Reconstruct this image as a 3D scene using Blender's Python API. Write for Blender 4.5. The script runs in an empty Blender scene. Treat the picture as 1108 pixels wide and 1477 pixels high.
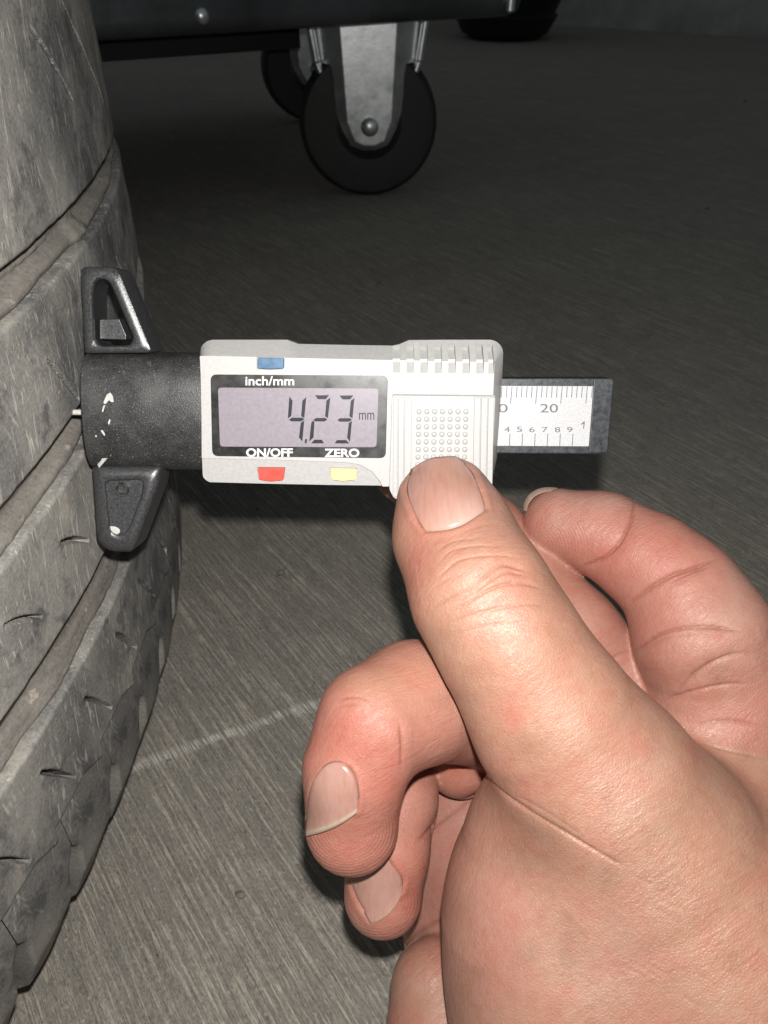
import bpy, bmesh, math, random
import numpy as np
from mathutils import Vector, Matrix, noise
from mathutils.bvhtree import BVHTree

S = bpy.context.scene
COL = S.collection
R = math.radians
random.seed(5)
rng = np.random.default_rng(5)

# ---------------------------------------------------------------- camera
F = 1108.0                       # focal length of the phone, in photo pixels
PITCH = R(37.754)
H = 0.222                        # camera height above the floor
CP, SP = math.cos(PITCH), math.sin(PITCH)
AX = np.array([[1, 0, 0], [0, SP, CP], [0, -CP, SP]], float)   # camera x, y, z in the world
CAMP = np.array([0, 0, H])
cd = bpy.data.cameras.new('camera')
cam = bpy.data.objects.new('camera', cd)
COL.objects.link(cam)
cd.sensor_fit = 'HORIZONTAL'
cd.sensor_width = 36
cd.lens = 36 * F / 1108.0
cd.clip_start = 0.01
cd.clip_end = 60
cam.location = CAMP
cam.rotation_euler = (math.pi / 2 - PITCH, 0, 0)
cd.dof.use_dof = True
cd.dof.focus_distance = 0.160
cd.dof.aperture_fstop = 60.0
S.camera = cam
S.render.resolution_x, S.render.resolution_y = 768, 1024

# ---------------------------------------------------------------- light
w = bpy.data.worlds.new('World')
S.world = w
w.use_nodes = True
bg = w.node_tree.nodes['Background']
bg.inputs[0].default_value = (0.80, 0.93, 1.0, 1)
bg.inputs[1].default_value = 0.11
S.view_settings.view_transform = 'Standard'
S.view_settings.look = 'None'
S.view_settings.exposure = 0
S.view_settings.gamma = 1
fl = bpy.data.lights.new('phone_flash', 'POINT')
fl.energy = 2.12
fl.color = (1.0, 0.978, 0.945)
fl.shadow_soft_size = 0.0022
fo = bpy.data.objects.new('phone_flash', fl)
COL.objects.link(fo)
fo.location = CAMP + AX[0] * 0.002 + AX[1] * 0.0135 + AX[2] * 0.001
S.cycles.max_bounces = 6
S.cycles.use_denoising = True


# ---------------------------------------------------------------- helpers
def P(u, v, d):
    """a photo pixel at depth d (metres) as a world point"""
    c = np.array([(u - 554) / F * d, (738.5 - v) / F * d, -d])
    return CAMP + c @ AX


def ray(u, v):
    d = np.array([(u - 554) / F, (738.5 - v) / F, -1.0]) @ AX
    return d


def ground(u, v, z=0.0):
    d = ray(u, v)
    return CAMP + d * ((z - H) / d[2])


def prop(o, label=None, cat=None, group=None, kind=None):
    if label: o['label'] = label
    if cat: o['category'] = cat
    if group: o['group'] = group
    if kind: o['kind'] = kind
    return o


def empty(name, M, label, cat, group=None):
    o = bpy.data.objects.new(name, None)
    COL.objects.link(o)
    o.matrix_world = M
    o.empty_display_size = 0.01
    return prop(o, label, cat, group)


def fast_mesh(name, V, Q):
    """numpy verts and equal-size faces"""
    me = bpy.data.meshes.new(name)
    V = np.asarray(V, np.float32); Q = np.asarray(Q, np.int32)
    k = Q.shape[1]
    me.vertices.add(len(V)); me.vertices.foreach_set('co', V.ravel())
    me.loops.add(Q.size); me.loops.foreach_set('vertex_index', Q.ravel())
    me.polygons.add(len(Q))
    me.polygons.foreach_set('loop_start', np.arange(0, Q.size, k, dtype=np.int32))
    me.update(calc_edges=True)
    me.validate()
    return me


def smooth(me, ang=35):
    me.polygons.foreach_set('use_smooth', [True] * len(me.polygons))
    if ang is not None:
        me.set_sharp_from_angle(angle=R(ang))
    me.update()


def link(name, me, mat, parent=None, ang=35):
    smooth(me, ang)
    o = bpy.data.objects.new(name, me)
    COL.objects.link(o)
    if mat is not None:
        me.materials.append(mat)
    if parent is not None:
        o.parent = parent
    return o


def from_bm(name, bm, mat, parent=None, ang=35):
    bmesh.ops.recalc_face_normals(bm, faces=bm.faces)
    me = bpy.data.meshes.new(name)
    bm.to_mesh(me); bm.free()
    return link(name, me, mat, parent, ang)


def bevel(o, wd, seg=2, ang=30):
    m = o.modifiers.new('bevel', 'BEVEL')
    m.width = wd; m.segments = seg; m.limit_method = 'ANGLE'; m.angle_limit = R(ang)
    m.harden_normals = True
    return o


def add_prism(bm, bot, top):
    """loft between two loops of 3-D points, capped"""
    a = [bm.verts.new(p) for p in bot]; b = [bm.verts.new(p) for p in top]
    n = len(a)
    bm.faces.new(a[::-1]); bm.faces.new(b)
    for i in range(n):
        j = (i + 1) % n
        bm.faces.new((a[i], a[j], b[j], b[i]))


def add_loft(bm, loops, cap=True):
    rows = [[bm.verts.new(p) for p in L] for L in loops]
    n = len(rows[0])
    for a, b in zip(rows[:-1], rows[1:]):
        for i in range(n):
            j = (i + 1) % n
            bm.faces.new((a[i], a[j], b[j], b[i]))
    if cap:
        bm.faces.new(rows[0][::-1]); bm.faces.new(rows[-1])


def add_box(bm, x0, x1, y0, y1, z0, z1):
    q = lambda z: [(x0, y0, z), (x1, y0, z), (x1, y1, z), (x0, y1, z)]
    add_prism(bm, q(z0), q(z1))


def add_lathe(bm, prof, n=48, axis='Z', close=False):
    """prof: (r, h) pairs revolved about an axis"""
    rows = []
    for r, h in prof:
        L = []
        for i in range(n):
            a = 2 * math.pi * i / n
            p = (r * math.cos(a), r * math.sin(a), h)
            if axis == 'X': p = (p[2], p[0], p[1])
            if axis == 'Y': p = (p[0], p[2], p[1])
            L.append(bm.verts.new(p))
        rows.append(L)
    for a, b in zip(rows[:-1], rows[1:]):
        for i in range(n):
            j = (i + 1) % n
            bm.faces.new((a[i], a[j], b[j], b[i]))
    if close:
        a, b = rows[-1], rows[0]
        for i in range(n):
            j = (i + 1) % n
            bm.faces.new((a[i], a[j], b[j], b[i]))
    else:
        if prof[0][0] > 1e-9: bm.faces.new(rows[0][::-1])
        if prof[-1][0] > 1e-9: bm.faces.new(rows[-1])


def roundpoly(pts, r, n=5):
    """round the corners of a 2-D polygon; r a number or one per corner"""
    out = []
    m = len(pts)
    rs = r if hasattr(r, '__len__') else [r] * m
    for i in range(m):
        p = np.array(pts[i], float); a = np.array(pts[i - 1], float); b = np.array(pts[(i + 1) % m], float)
        rr = rs[i]
        if rr <= 0:
            out.append(tuple(p)); continue
        da = a - p; db = b - p
        la, lb = np.linalg.norm(da), np.linalg.norm(db)
        k = min(rr, la * .49, lb * .49)
        pa = p + da / la * k; pb = p + db / lb * k
        for t in np.linspace(0, 1, n):
            out.append(tuple((1 - t) ** 2 * pa + 2 * t * (1 - t) * p + t * t * pb))
    return out


# ---------------------------------------------------------------- materials
class Mat:
    def __init__(s, name, col=(.5, .5, .5), rough=.5, metal=0., spec=.5, coat=0.):
        s.m = bpy.data.materials.new(name); s.m.use_nodes = True
        s.nt = s.m.node_tree; s.n = s.nt.nodes; s.l = s.nt.links
        s.b = s.n['Principled BSDF']
        s.b.inputs['Base Color'].default_value = (*col, 1)
        s.b.inputs['Roughness'].default_value = rough
        s.b.inputs['Metallic'].default_value = metal
        s.b.inputs['Specular IOR Level'].default_value = spec
        s.b.inputs['Coat Weight'].default_value = coat

    def node(s, t, **k):
        n = s.n.new(t)
        for a, b in k.items():
            if a in ('operation', 'blend_type', 'data_type', 'attribute_name', 'feature', 'noise_dimensions', 'interpolation', 'distance', 'wave_type', 'bands_direction', 'clamp'):
                setattr(n, a, b)
            else:
                n.inputs[a.replace('_', ' ')].default_value = b
        return n

    def obj(s):
        return s.n.new('ShaderNodeTexCoord').outputs['Object']

    def attr(s, name, out='Vector'):
        a = s.n.new('ShaderNodeAttribute'); a.attribute_name = name
        return a.outputs[out]

    def mapping(s, vec, scale=(1, 1, 1), rot=(0, 0, 0), loc=(0, 0, 0)):
        m = s.n.new('ShaderNodeMapping')
        s.l.new(vec, m.inputs['Vector'])
        m.inputs['Scale'].default_value = scale; m.inputs['Rotation'].default_value = rot
        m.inputs['Location'].default_value = loc
        return m.outputs[0]

    def noise(s, vec, scale, detail=4, rough=.55, dist=0):
        n = s.n.new('ShaderNodeTexNoise')
        if vec is not None: s.l.new(vec, n.inputs['Vector'])
        n.inputs['Scale'].default_value = scale; n.inputs['Detail'].default_value = detail
        n.inputs['Roughness'].default_value = rough; n.inputs['Distortion'].default_value = dist
        return n.outputs['Fac']

    def voronoi(s, vec, scale, feature='F1', out='Distance', rand=1):
        n = s.n.new('ShaderNodeTexVoronoi'); n.feature = feature
        s.l.new(vec, n.inputs['Vector']); n.inputs['Scale'].default_value = scale
        n.inputs['Randomness'].default_value = rand
        return n.outputs[out]

    def ramp(s, fac, stops, interp='LINEAR'):
        n = s.n.new('ShaderNodeValToRGB'); n.color_ramp.interpolation = interp
        e = n.color_ramp.elements
        while len(e) < len(stops): e.new(.5)
        for el, (p, c) in zip(e, stops):
            el.position = p; el.color = (*c, 1) if hasattr(c, '__len__') else (c, c, c, 1)
        s.l.new(fac, n.inputs[0])
        return n.outputs[0]

    def mix(s, fac, a, b, mode='MIX'):
        n = s.n.new('ShaderNodeMix'); n.data_type = 'RGBA'; n.blend_type = mode
        for k, x in ((0, fac), (6, a), (7, b)):
            if isinstance(x, bpy.types.NodeSocket): s.l.new(x, n.inputs[k])
            elif hasattr(x, '__len__'): n.inputs[k].default_value = (*x, 1)
            else: n.inputs[k].default_value = x
        return n.outputs[2]

    def math(s, op, a, b=0.):
        n = s.n.new('ShaderNodeMath'); n.operation = op
        for k, x in ((0, a), (1, b)):
            if isinstance(x, bpy.types.NodeSocket): s.l.new(x, n.inputs[k])
            else: n.inputs[k].default_value = x
        return n.outputs[0]

    def bump(s, hgt, dist, strength=1., prev=None):
        n = s.n.new('ShaderNodeBump')
        n.inputs['Strength'].default_value = strength; n.inputs['Distance'].default_value = dist
        s.l.new(hgt, n.inputs['Height'])
        if prev is not None: s.l.new(prev, n.inputs['Normal'])
        return n.outputs[0]

    def set(s, name, sock):
        s.l.new(sock, s.b.inputs[name]); return s


def floor_mat():
    M = Mat('concrete', rough=.85, spec=.3)
    o = M.obj()
    ang = math.atan2(-.80, .60)
    st = M.mapping(M.mapping(o, rot=(0, 0, -ang)), scale=(.42, 26, 1))          # broom streaks
    st2 = M.mapping(M.mapping(o, rot=(0, 0, -ang + .05)), scale=(.45, 20, 1))
    n1 = M.noise(st, 38, 5, .66)
    n2 = M.noise(st2, 85, 5, .68)
    big = M.noise(o, 7, 4, .6)
    mid = M.noise(o, 60, 5, .65)
    grain = M.noise(o, 900, 3, .7)
    base = M.ramp(big, [(.3, (.268, .244, .214)), (.7, (.372, .341, .298))])
    base = M.mix(.35, base, M.ramp(mid, [(.3, (.175, .155, .132)), (.7, (.385, .342, .288))]))
    streak = M.ramp(n1, [(.535, 0), (.58, 1)])
    fine = M.ramp(n2, [(.545, 0), (.59, 1)])
    brk = M.ramp(M.noise(o, 150, 5, .75), [(.34, .1), (.58, 1)])
    streak = M.math('MULTIPLY', streak, brk)
    c = M.mix(M.math('MULTIPLY', streak, .8), base, (.68, .60, .49))
    c = M.mix(M.math('MULTIPLY', M.math('MULTIPLY', fine, brk), .7), c, (.70, .62, .515))
    dark = M.ramp(M.noise(M.mapping(st, loc=(.3, 2, 0)), 42, 4, .6), [(.36, 1), (.47, 0)])
    c = M.mix(M.math('MULTIPLY', dark, .5), c, (.15, .142, .126))
    gr = M.ramp(grain, [(.36, (.13, .122, .108)), (.64, (.5, .465, .40))])
    c = M.mix(.2, c, gr)
    vg = M.voronoi(o, 330)
    sp = M.ramp(vg, [(.10, 1), (.2, 0)])
    c = M.mix(M.math('MULTIPLY', sp, .6), c, (.5, .46, .39))
    pit = M.ramp(M.voronoi(M.mapping(o, loc=(3, 1, 0)), 75), [(.015, 1), (.04, 0)])
    c = M.mix(M.math('MULTIPLY', pit, .7), c, (.05, .047, .04))
    # scuffed chalk line between two floor points
    a = np.array([-.105, .1385]); b = np.array([-.010, .1815])
    d = b - a; L = np.linalg.norm(d); th = math.atan2(d[1], d[0])
    lv = M.mapping(M.mapping(o, loc=(-a[0], -a[1], 0)), rot=(0, 0, -th))
    sx = M.n.new('ShaderNodeSeparateXYZ'); M.l.new(lv, sx.inputs[0])
    wob = M.math('MULTIPLY', M.math('SUBTRACT', M.noise(o, 60, 4), .5), .009)
    yy = M.math('ABSOLUTE', M.math('ADD', sx.outputs[1], wob))
    core = M.ramp(M.math('DIVIDE', yy, .0075), [(.10, 1), (.36, 0)])
    xin = M.math('MULTIPLY', M.ramp(M.math('DIVIDE', sx.outputs[0], L), [(.0, 0), (.3, 1)]), M.ramp(M.math('DIVIDE', sx.outputs[0], L), [(.85, 1), (1., 0)]))
    ch = M.math('MULTIPLY', M.math('MULTIPLY', core, xin), M.ramp(M.noise(st, 70, 5, .75), [(.47, .04), (.54, 1)]))
    c = M.mix(M.math('MULTIPLY', ch, .85), c, (.85, .80, .72))
    M.set('Base Color', c)
    b1 = M.bump(n1, .0016, .9)
    b2 = M.bump(n2, .0008, .9, b1)
    b3 = M.bump(grain, .00025, .7, b2)
    M.set('Normal', b3)
    M.set('Roughness', M.ramp(mid, [(.3, .75), (.7, .95)]))
    return M.m


def rubber_mat():
    M = Mat('dusty rubber', rough=.72, spec=.35)
    st = M.attr('st')                                   # along the circumference, across the tread, radial (m)
    big = M.noise(st, 18, 4, .6)
    pat = M.noise(M.mapping(st, scale=(1, .5, 1)), 48, 6, .68, .8)
    dust = M.ramp(M.math('ADD', M.math('MULTIPLY', big, .6), M.math('MULTIPLY', pat, .45)), [(.44, 0), (.60, 1)])
    c = M.mix(dust, (.066, .068, .076), (.250, .239, .218))
    fine = M.noise(st, 1300, 4, .75)
    c = M.mix(.28, c, M.ramp(fine, [(.36, (.05, .048, .046)), (.64, (.34, .318, .275))]))
    for rz, sc, lo, am, kk in ((.25, 900, .63, .55, 9.), (-.3, 700, .65, .35, 10.), (.1, 1500, .62, .55, 6.)):
        v = M.mapping(M.mapping(st, rot=(0, 0, rz)), scale=(1, 1 / kk, 1))
        s_ = M.ramp(M.noise(v, sc, 2, .5), [(lo, 0), (lo + .04, 1)])
        msk = M.ramp(M.noise(M.mapping(st, loc=(sc, 0, 0)), 38, 4, .65), [(.44, 0), (.58, 1)])
        c = M.mix(M.math('MULTIPLY', M.math('MULTIPLY', s_, msk), am), c, (.50, .475, .415))
    sm = M.ramp(M.noise(M.mapping(M.mapping(st, rot=(0, 0, .35)), scale=(1, .4, 1)), 60, 5, .68), [(.57, 0), (.70, 1)])
    c = M.mix(M.math('MULTIPLY', sm, .55), c, (.42, .385, .315))
    cl = M.ramp(M.noise(st, 260, 5, .75, .6), [(.60, 0), (.66, 1)])
    cl = M.math('MULTIPLY', cl, M.ramp(M.noise(M.mapping(st, loc=(5, 2, 0)), 28, 4, .6), [(.45, 0), (.6, 1)]))
    c = M.mix(M.math('MULTIPLY', cl, .75), c, (.47, .42, .335))
    dk = M.ramp(M.noise(st, 90, 5, .7), [(.36, 1), (.45, 0)])
    c = M.mix(M.math('MULTIPLY', dk, .6), c, (.046, .046, .049))
    M.set('Base Color', c)
    b1 = M.bump(pat, .0005, .6)
    b2 = M.bump(fine, .0002, .8, b1)
    b3 = M.bump(cl, .0002, .6, b2)
    M.set('Normal', b3)
    M.set('Roughness', M.ramp(pat, [(.3, .6), (.7, .9)]))
    return M.m


def groove_mat():
    M = Mat('packed dirt in groove', rough=.85, spec=.25)
    st = M.attr('st')
    a = M.noise(M.mapping(st, scale=(.25, 2.0, 1)), 90, 5, .65, .4)
    c = M.ramp(a, [(.28, (.066, .063, .060)), (.5, (.148, .139, .128)), (.72, (.265, .248, .222))])
    f = M.noise(st, 1000, 4, .7)
    c = M.mix(.3, c, M.ramp(f, [(.3, (.08, .07, .06)), (.7, (.33, .285, .23))]))
    cl = M.ramp(M.noise(st, 260, 4, .7), [(.62, 0), (.69, 1)])
    c = M.mix(M.math('MULTIPLY', cl, .7), c, (.40, .345, .265))
    M.set('Base Color', c)
    M.set('Normal', M.bump(f, .00025, .8, M.bump(a, .0009, .8)))
    return M.m


def silver_mat(name, col, scale=1500, amt=.14, rough=.42, metal=.0):
    M = Mat(name, col, rough, metal, .5)
    o = M.obj()
    n = M.noise(o, scale, 3, .7)
    dark = tuple(x * (1 - amt) for x in col); light = tuple(min(1, x * (1 + amt)) for x in col)
    c = M.ramp(n, [(.35, dark), (.65, light)])
    g = M.ramp(M.noise(o, 120, 4, .65), [(.5, 0), (.75, 1)])
    c = M.mix(M.math('MULTIPLY', g, .10), c, (.36, .33, .28))
    M.set('Base Color', c)
    M.set('Normal', M.bump(n, .00004, .5))
    M.set('Roughness', M.ramp(n, [(.3, rough - .1), (.7, rough + .12)]))
    return M.m


def black_plastic(name, scr=True):
    M = Mat(name, (.035, .035, .037), .5, 0, .5)
    o = M.obj()
    n = M.noise(o, 3200, 2, .6)
    v = M.noise(o, 160, 5, .65)
    c = M.ramp(n, [(.38, (.006, .006, .007)), (.62, (.026, .0255, .025))])
    gl = M.ramp(M.noise(o, 3600, 2, .5), [(.66, 0), (.74, 1)])
    c = M.mix(M.math('MULTIPLY', gl, .5), c, (.42, .40, .37))
    d = M.ramp(v, [(.42, 0), (.7, 1)])
    c = M.mix(M.math('MULTIPLY', d, .16), c, (.10, .097, .09))
    if scr:                                                    # whitish scuffs, where the plastic has been knocked
        sm = M.ramp(M.noise(M.mapping(o, rot=(0, 0, .7), scale=(1, .45, 1)), 190, 5, .75, 1.5), [(.64, 0), (.70, 1)])
        c = M.mix(M.math('MULTIPLY', sm, .3), c, (.30, .33, .36))
    M.set('Base Color', c)
    M.set('Normal', M.bump(n, .00007, .7))
    M.b.inputs['Specular IOR Level'].default_value = .9
    M.set('Roughness', M.ramp(v, [(.3, .30), (.7, .52)]))
    return M.m


def plain(name, col, rough=.5, metal=0., spec=.5, nscale=None, amt=.2, bumpd=0, coat=0):
    M = Mat(name, col, rough, metal, spec, coat)
    if nscale:
        n = M.noise(M.obj(), nscale, 4, .65)
        c = M.ramp(n, [(.3, tuple(x * (1 - amt) for x in col)), (.7, tuple(min(1, x * (1 + amt)) for x in col))])
        M.set('Base Color', c)
        if bumpd: M.set('Normal', M.bump(n, bumpd, .7))
        M.set('Roughness', M.ramp(n, [(.3, max(.03, rough * .8)), (.7, min(1, rough * 1.2))]))
    return M.m


def lcd_panel_mat():
    """dark glossy window with a film of dust"""
    M = Mat('black window', (.012, .012, .012), .16, 0, .55)
    o = M.obj()
    d = M.ramp(M.noise(o, 800, 4, .75), [(.45, 0), (.75, 1)])
    sp = M.ramp(M.voronoi(o, 900), [(.06, 1), (.14, 0)])
    f = M.math('MULTIPLY', M.math('ADD', M.math('MULTIPLY', d, .10), M.math('MULTIPLY', sp, .25)), .45)
    M.set('Base Color', M.mix(f, (.010, .010, .010), (.32, .27, .22)))
    M.set('Roughness', M.ramp(M.noise(o, 260, 4, .6), [(.3, .22), (.7, .42)]))
    return M.m


def skin_mat():
    M = Mat('skin', rough=.46, spec=.4)
    o = M.obj()
    t = M.attr('tint', 'Color')
    n = M.noise(o, 90, 5, .6)
    m2 = M.noise(o, 420, 4, .65)
    n3 = M.noise(M.mapping(o, loc=(.2, .5, .1)), 210, 5, .7)
    c = M.mix(M.ramp(n, [(.38, 0), (.66, .6)]), t, M.mix(1.0, t, (1.03, .86, .85), 'MULTIPLY'))
    c = M.mix(M.ramp(n3, [(.42, 0), (.66, .75)]), c, M.mix(1.0, c, (1.0, .86, .86), 'MULTIPLY'))
    c = M.mix(M.ramp(m2, [(.44, 0), (.68, .75)]), c, M.mix(1.0, c, (.92, .84, .82), 'MULTIPLY'))
    c = M.mix(M.ramp(M.noise(M.mapping(o, loc=(.7, .1, .3)), 330, 4, .7), [(.52, 0), (.74, .4)]), c, M.mix(1.0, c, (1.12, 1.16, 1.16), 'MULTIPLY'))
    M.set('Base Color', c)
    b = M.b
    b.inputs['Subsurface Weight'].default_value = .24
    b.inputs['Subsurface Radius'].default_value = (1.0, .38, .2)
    b.inputs['Subsurface Scale'].default_value = .0015
    # fine skin cells, drawn out across the fingers
    st = M.mapping(M.mapping(o, rot=(0, 0, R(-35))), scale=(1, 1.7, 1.3))
    cell = M.voronoi(st, 1500, 'DISTANCE_TO_EDGE')
    cell2 = M.voronoi(M.mapping(o, loc=(.3, .1, .7)), 2100, 'DISTANCE_TO_EDGE')
    fine = M.noise(o, 1500, 3, .7)
    w_ = M.noise(M.mapping(M.mapping(o, rot=(0, 0, R(-28))), scale=(.3, 2.6, 1)), 420, 5, .68, .8)
    b1 = M.bump(w_, .0006, .38)
    b2 = M.bump(cell, .00013, .28, b1)
    b3 = M.bump(cell2, .00016, .5, b2)
    b4 = M.bump(fine, .00012, .6, b3)
    b5 = M.bump(cell2, .0003, .9, M.bump(fine, .00022, .9, b2))
    M.set('Normal', b4)
    M.set('Coat Normal', b5)
    oil = M.attr('tint', 'Alpha')                       # oilier over the back of the thumb's root
    M.set('Coat Weight', M.math('MULTIPLY', oil, .34))
    b.inputs['Coat Roughness'].default_value = .26
    M.set('Specular IOR Level', M.math('ADD', M.math('MULTIPLY', oil, .45), .28))
    M.set('Roughness', M.math('ADD', M.ramp(fine, [(.3, .25), (.7, .52)]), M.ramp(n3, [(.35, -.05), (.65, .12)])))
    return M.m


MAT = dict(
    floor=floor_mat(), rubber=rubber_mat(), groove=groove_mat(),
    silver=silver_mat('silver plastic', (.385, .378, .368), amt=.05, rough=.5),
    plate=silver_mat('brushed scale plate', (.44, .44, .45), 2600, .10, .40),
    black=black_plastic('black plastic'),
    worn=plain('worn grey plastic', (.032, .032, .034), .36, 0, 1.0, 2600, .6, .00007),
    beam=plain('dark beam plastic', (.030, .033, .037), .42, 0, .5, 900, .5, .00008),
    window=lcd_panel_mat(),
    lcd=plain('liquid crystal panel', (.225, .200, .226), .35, 0, .3, 1500, .06),
    digit=plain('dark segment', (.012, .013, .022), .4, 0, .2),
    white_ink=plain('white ink', (.55, .53, .53), .6),
    black_ink=plain('grey ink', (.10, .10, .105), .6),
    blue=plain('blue button', (.038, .105, .20), .35, 0, .5, 700, .15),
    red=plain('red button', (.62, .060, .042), .35, 0, .5, 700, .08),
    yellow=plain('yellow button', (.66, .57, .23), .4, 0, .5, 700, .06),
    steel=plain('probe steel', (.62, .59, .54), .35, .15, .5, 2000, .15),
    zinc=plain('zinc plated steel', (.86, .92, .92), .38, .92, .8, 60, .25, .0003),
    caster=plain('black caster tyre', (.030, .029, .028), .6, 0, .4, 60, .3, .0005),
    hub=plain('black caster hub', (.008, .008, .009), .4, 0, .5),
    cart=plain('black painted steel', (.085, .088, .092), .27, .35, .6, 9, .5, .004),
    dark=plain('under-cart shade', (.012, .012, .013), .7),
    wall=plain('painted wall', (.84, .87, .90), .6, 0, .4, 9, .3, .001),
    tub=plain('black tub', (.012, .012, .013), .45, 0, .4),
    grit=plain('grit', (.20, .18, .15), .9, 0, .3, 300, .5),
    scuff=plain('pale scuff', (.46, .46, .44), .8, 0, .3, 900, .2),
)
SKIN = skin_mat()


def nail_mat():
    M = Mat('fingernail', rough=.22, spec=.55)
    t = M.attr('tint', 'Color')
    n = M.noise(M.mapping(M.obj(), rot=(0, 0, R(-20)), scale=(3, .5, 1)), 500, 3, .5)
    M.set('Base Color', M.mix(.2, t, M.ramp(n, [(.3, (.24, .12, .095)), (.7, (.46, .30, .25))])))
    M.b.inputs['Subsurface Weight'].default_value = .25
    M.b.inputs['Subsurface Radius'].default_value = (1.0, .4, .25)
    M.b.inputs['Subsurface Scale'].default_value = .0015
    M.set('Normal', M.bump(n, .00008, .4))
    return M.m


NAIL = nail_mat()  # shared by the fingernails

# ================================================================= setting
bm = bmesh.new()
vs = [bm.verts.new(p) for p in ((-6, -5, 0), (6, -5, 0), (6, 8, 0), (-6, 8, 0))]
bm.faces.new(vs)
prop(from_bm('floor', bm, MAT['floor'], None, None), kind='structure')

# wall at the back, right of the cart: its foot runs through two floor points
wa, wb = ground(770, 33)[:2], ground(1108, 55)[:2]
wd = (wb - wa) / np.linalg.norm(wb - wa); wn = np.array([-wd[1], wd[0]])
if wn[1] < 0: wn = -wn
bm = bmesh.new()
A, B = wa - wd * 3.5, wb + wd * 2.0
q = [(*A, -.02), (*B, -.02), (*(B + wn * .12), -.02), (*(A + wn * .12), -.02)]
add_prism(bm, q, [(x, y, 2.4) for x, y, z in q])
prop(from_bm('wall', bm, MAT['wall'], None, None), kind='structure')

# ================================================================= tyre lying flat on the floor
TC = np.array([-.39500859, .14684093, H - .08089819])       # axis of the tyre, height of the middle groove lip
TR = .33155
HA, HC, HS, RS = .03408, -.03434, -.1118, .32281


def to_tyre(u, v, rad=TR):
    """photo pixel -> (arc length, height) on the tread"""
    d = ray(u, v); o = CAMP - TC
    a = d[0] ** 2 + d[1] ** 2; b = 2 * (d[0] * o[0] + d[1] * o[1]); c = o[0] ** 2 + o[1] ** 2 - rad * rad
    s = (-b - math.sqrt(max(0, b * b - 4 * a * c))) / (2 * a)
    p = o + d * s
    return math.atan2(p[1], p[0]) * TR, p[2]


tyre = empty('tyre', Matrix.Translation((TC[0], TC[1], 0)), 'dusty worn black car tyre lying flat with wide grooves and sipes, left edge', 'tyre')
TZ = TC[2]


def seg_dist(s, h, a, b):
    ax, ay = a; bx, by = b
    dx, dy = bx - ax, by - ay
    t = np.clip(((s - ax) * dx + (h - ay) * dy) / (dx * dx + dy * dy), 0, 1)
    return np.hypot(s - ax - t * dx, h - ay - t * dy), t


def arc_samples(fine, lo=-.24, hi=.27):
    a = np.arange(lo, hi, fine)
    full = 2 * math.pi * TR
    b = np.arange(hi, lo + full, .012)
    return np.concatenate([a, b])


def vnoise(s, h, sc, seed):
    """cheap smooth 2-D value noise"""
    x = s * sc; y = h * sc
    xi = np.floor(x).astype(int); yi = np.floor(y).astype(int)
    fx = x - xi; fy = y - yi
    fx = fx * fx * (3 - 2 * fx); fy = fy * fy * (3 - 2 * fy)
    def hsh(a, b):
        q = (a * 374761393 + b * 668265263 + seed * 974711) & 0x7fffffff
        q = ((q ^ (q >> 13)) * 1274126177) & 0x7fffffff
        return (q % 10007) / 10007.0
    return (hsh(xi, yi) * (1 - fx) + hsh(xi + 1, yi) * fx) * (1 - fy) + (hsh(xi, yi + 1) * (1 - fx) + hsh(xi + 1, yi + 1) * fx) * fy - .5


def ring_mesh(name, sarr, S2, H2, R2, closed=True):
    """grid (rows across, columns along) -> mesh about the tyre axis, with the st attribute"""
    nh, ns = S2.shape
    th = S2 / TR
    V = np.stack([R2 * np.cos(th), R2 * np.sin(th), H2 + TZ], -1).reshape(-1, 3)
    idx = np.arange(nh * ns).reshape(nh, ns)
    if closed:
        nx = np.roll(idx, -1, 1)
        Q = np.stack([idx[:-1], nx[:-1], nx[1:], idx[1:]], -1).reshape(-1, 4)
    else:
        Q = np.stack([idx[:-1, :-1], idx[:-1, 1:], idx[1:, 1:], idx[1:, :-1]], -1).reshape(-1, 4)
    me = fast_mesh(name, V, Q)
    at = me.attributes.new('st', 'FLOAT_VECTOR', 'POINT')
    at.data.foreach_set('vector', np.stack([S2, H2, R2], -1).astype(np.float32).ravel())
    return me


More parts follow.
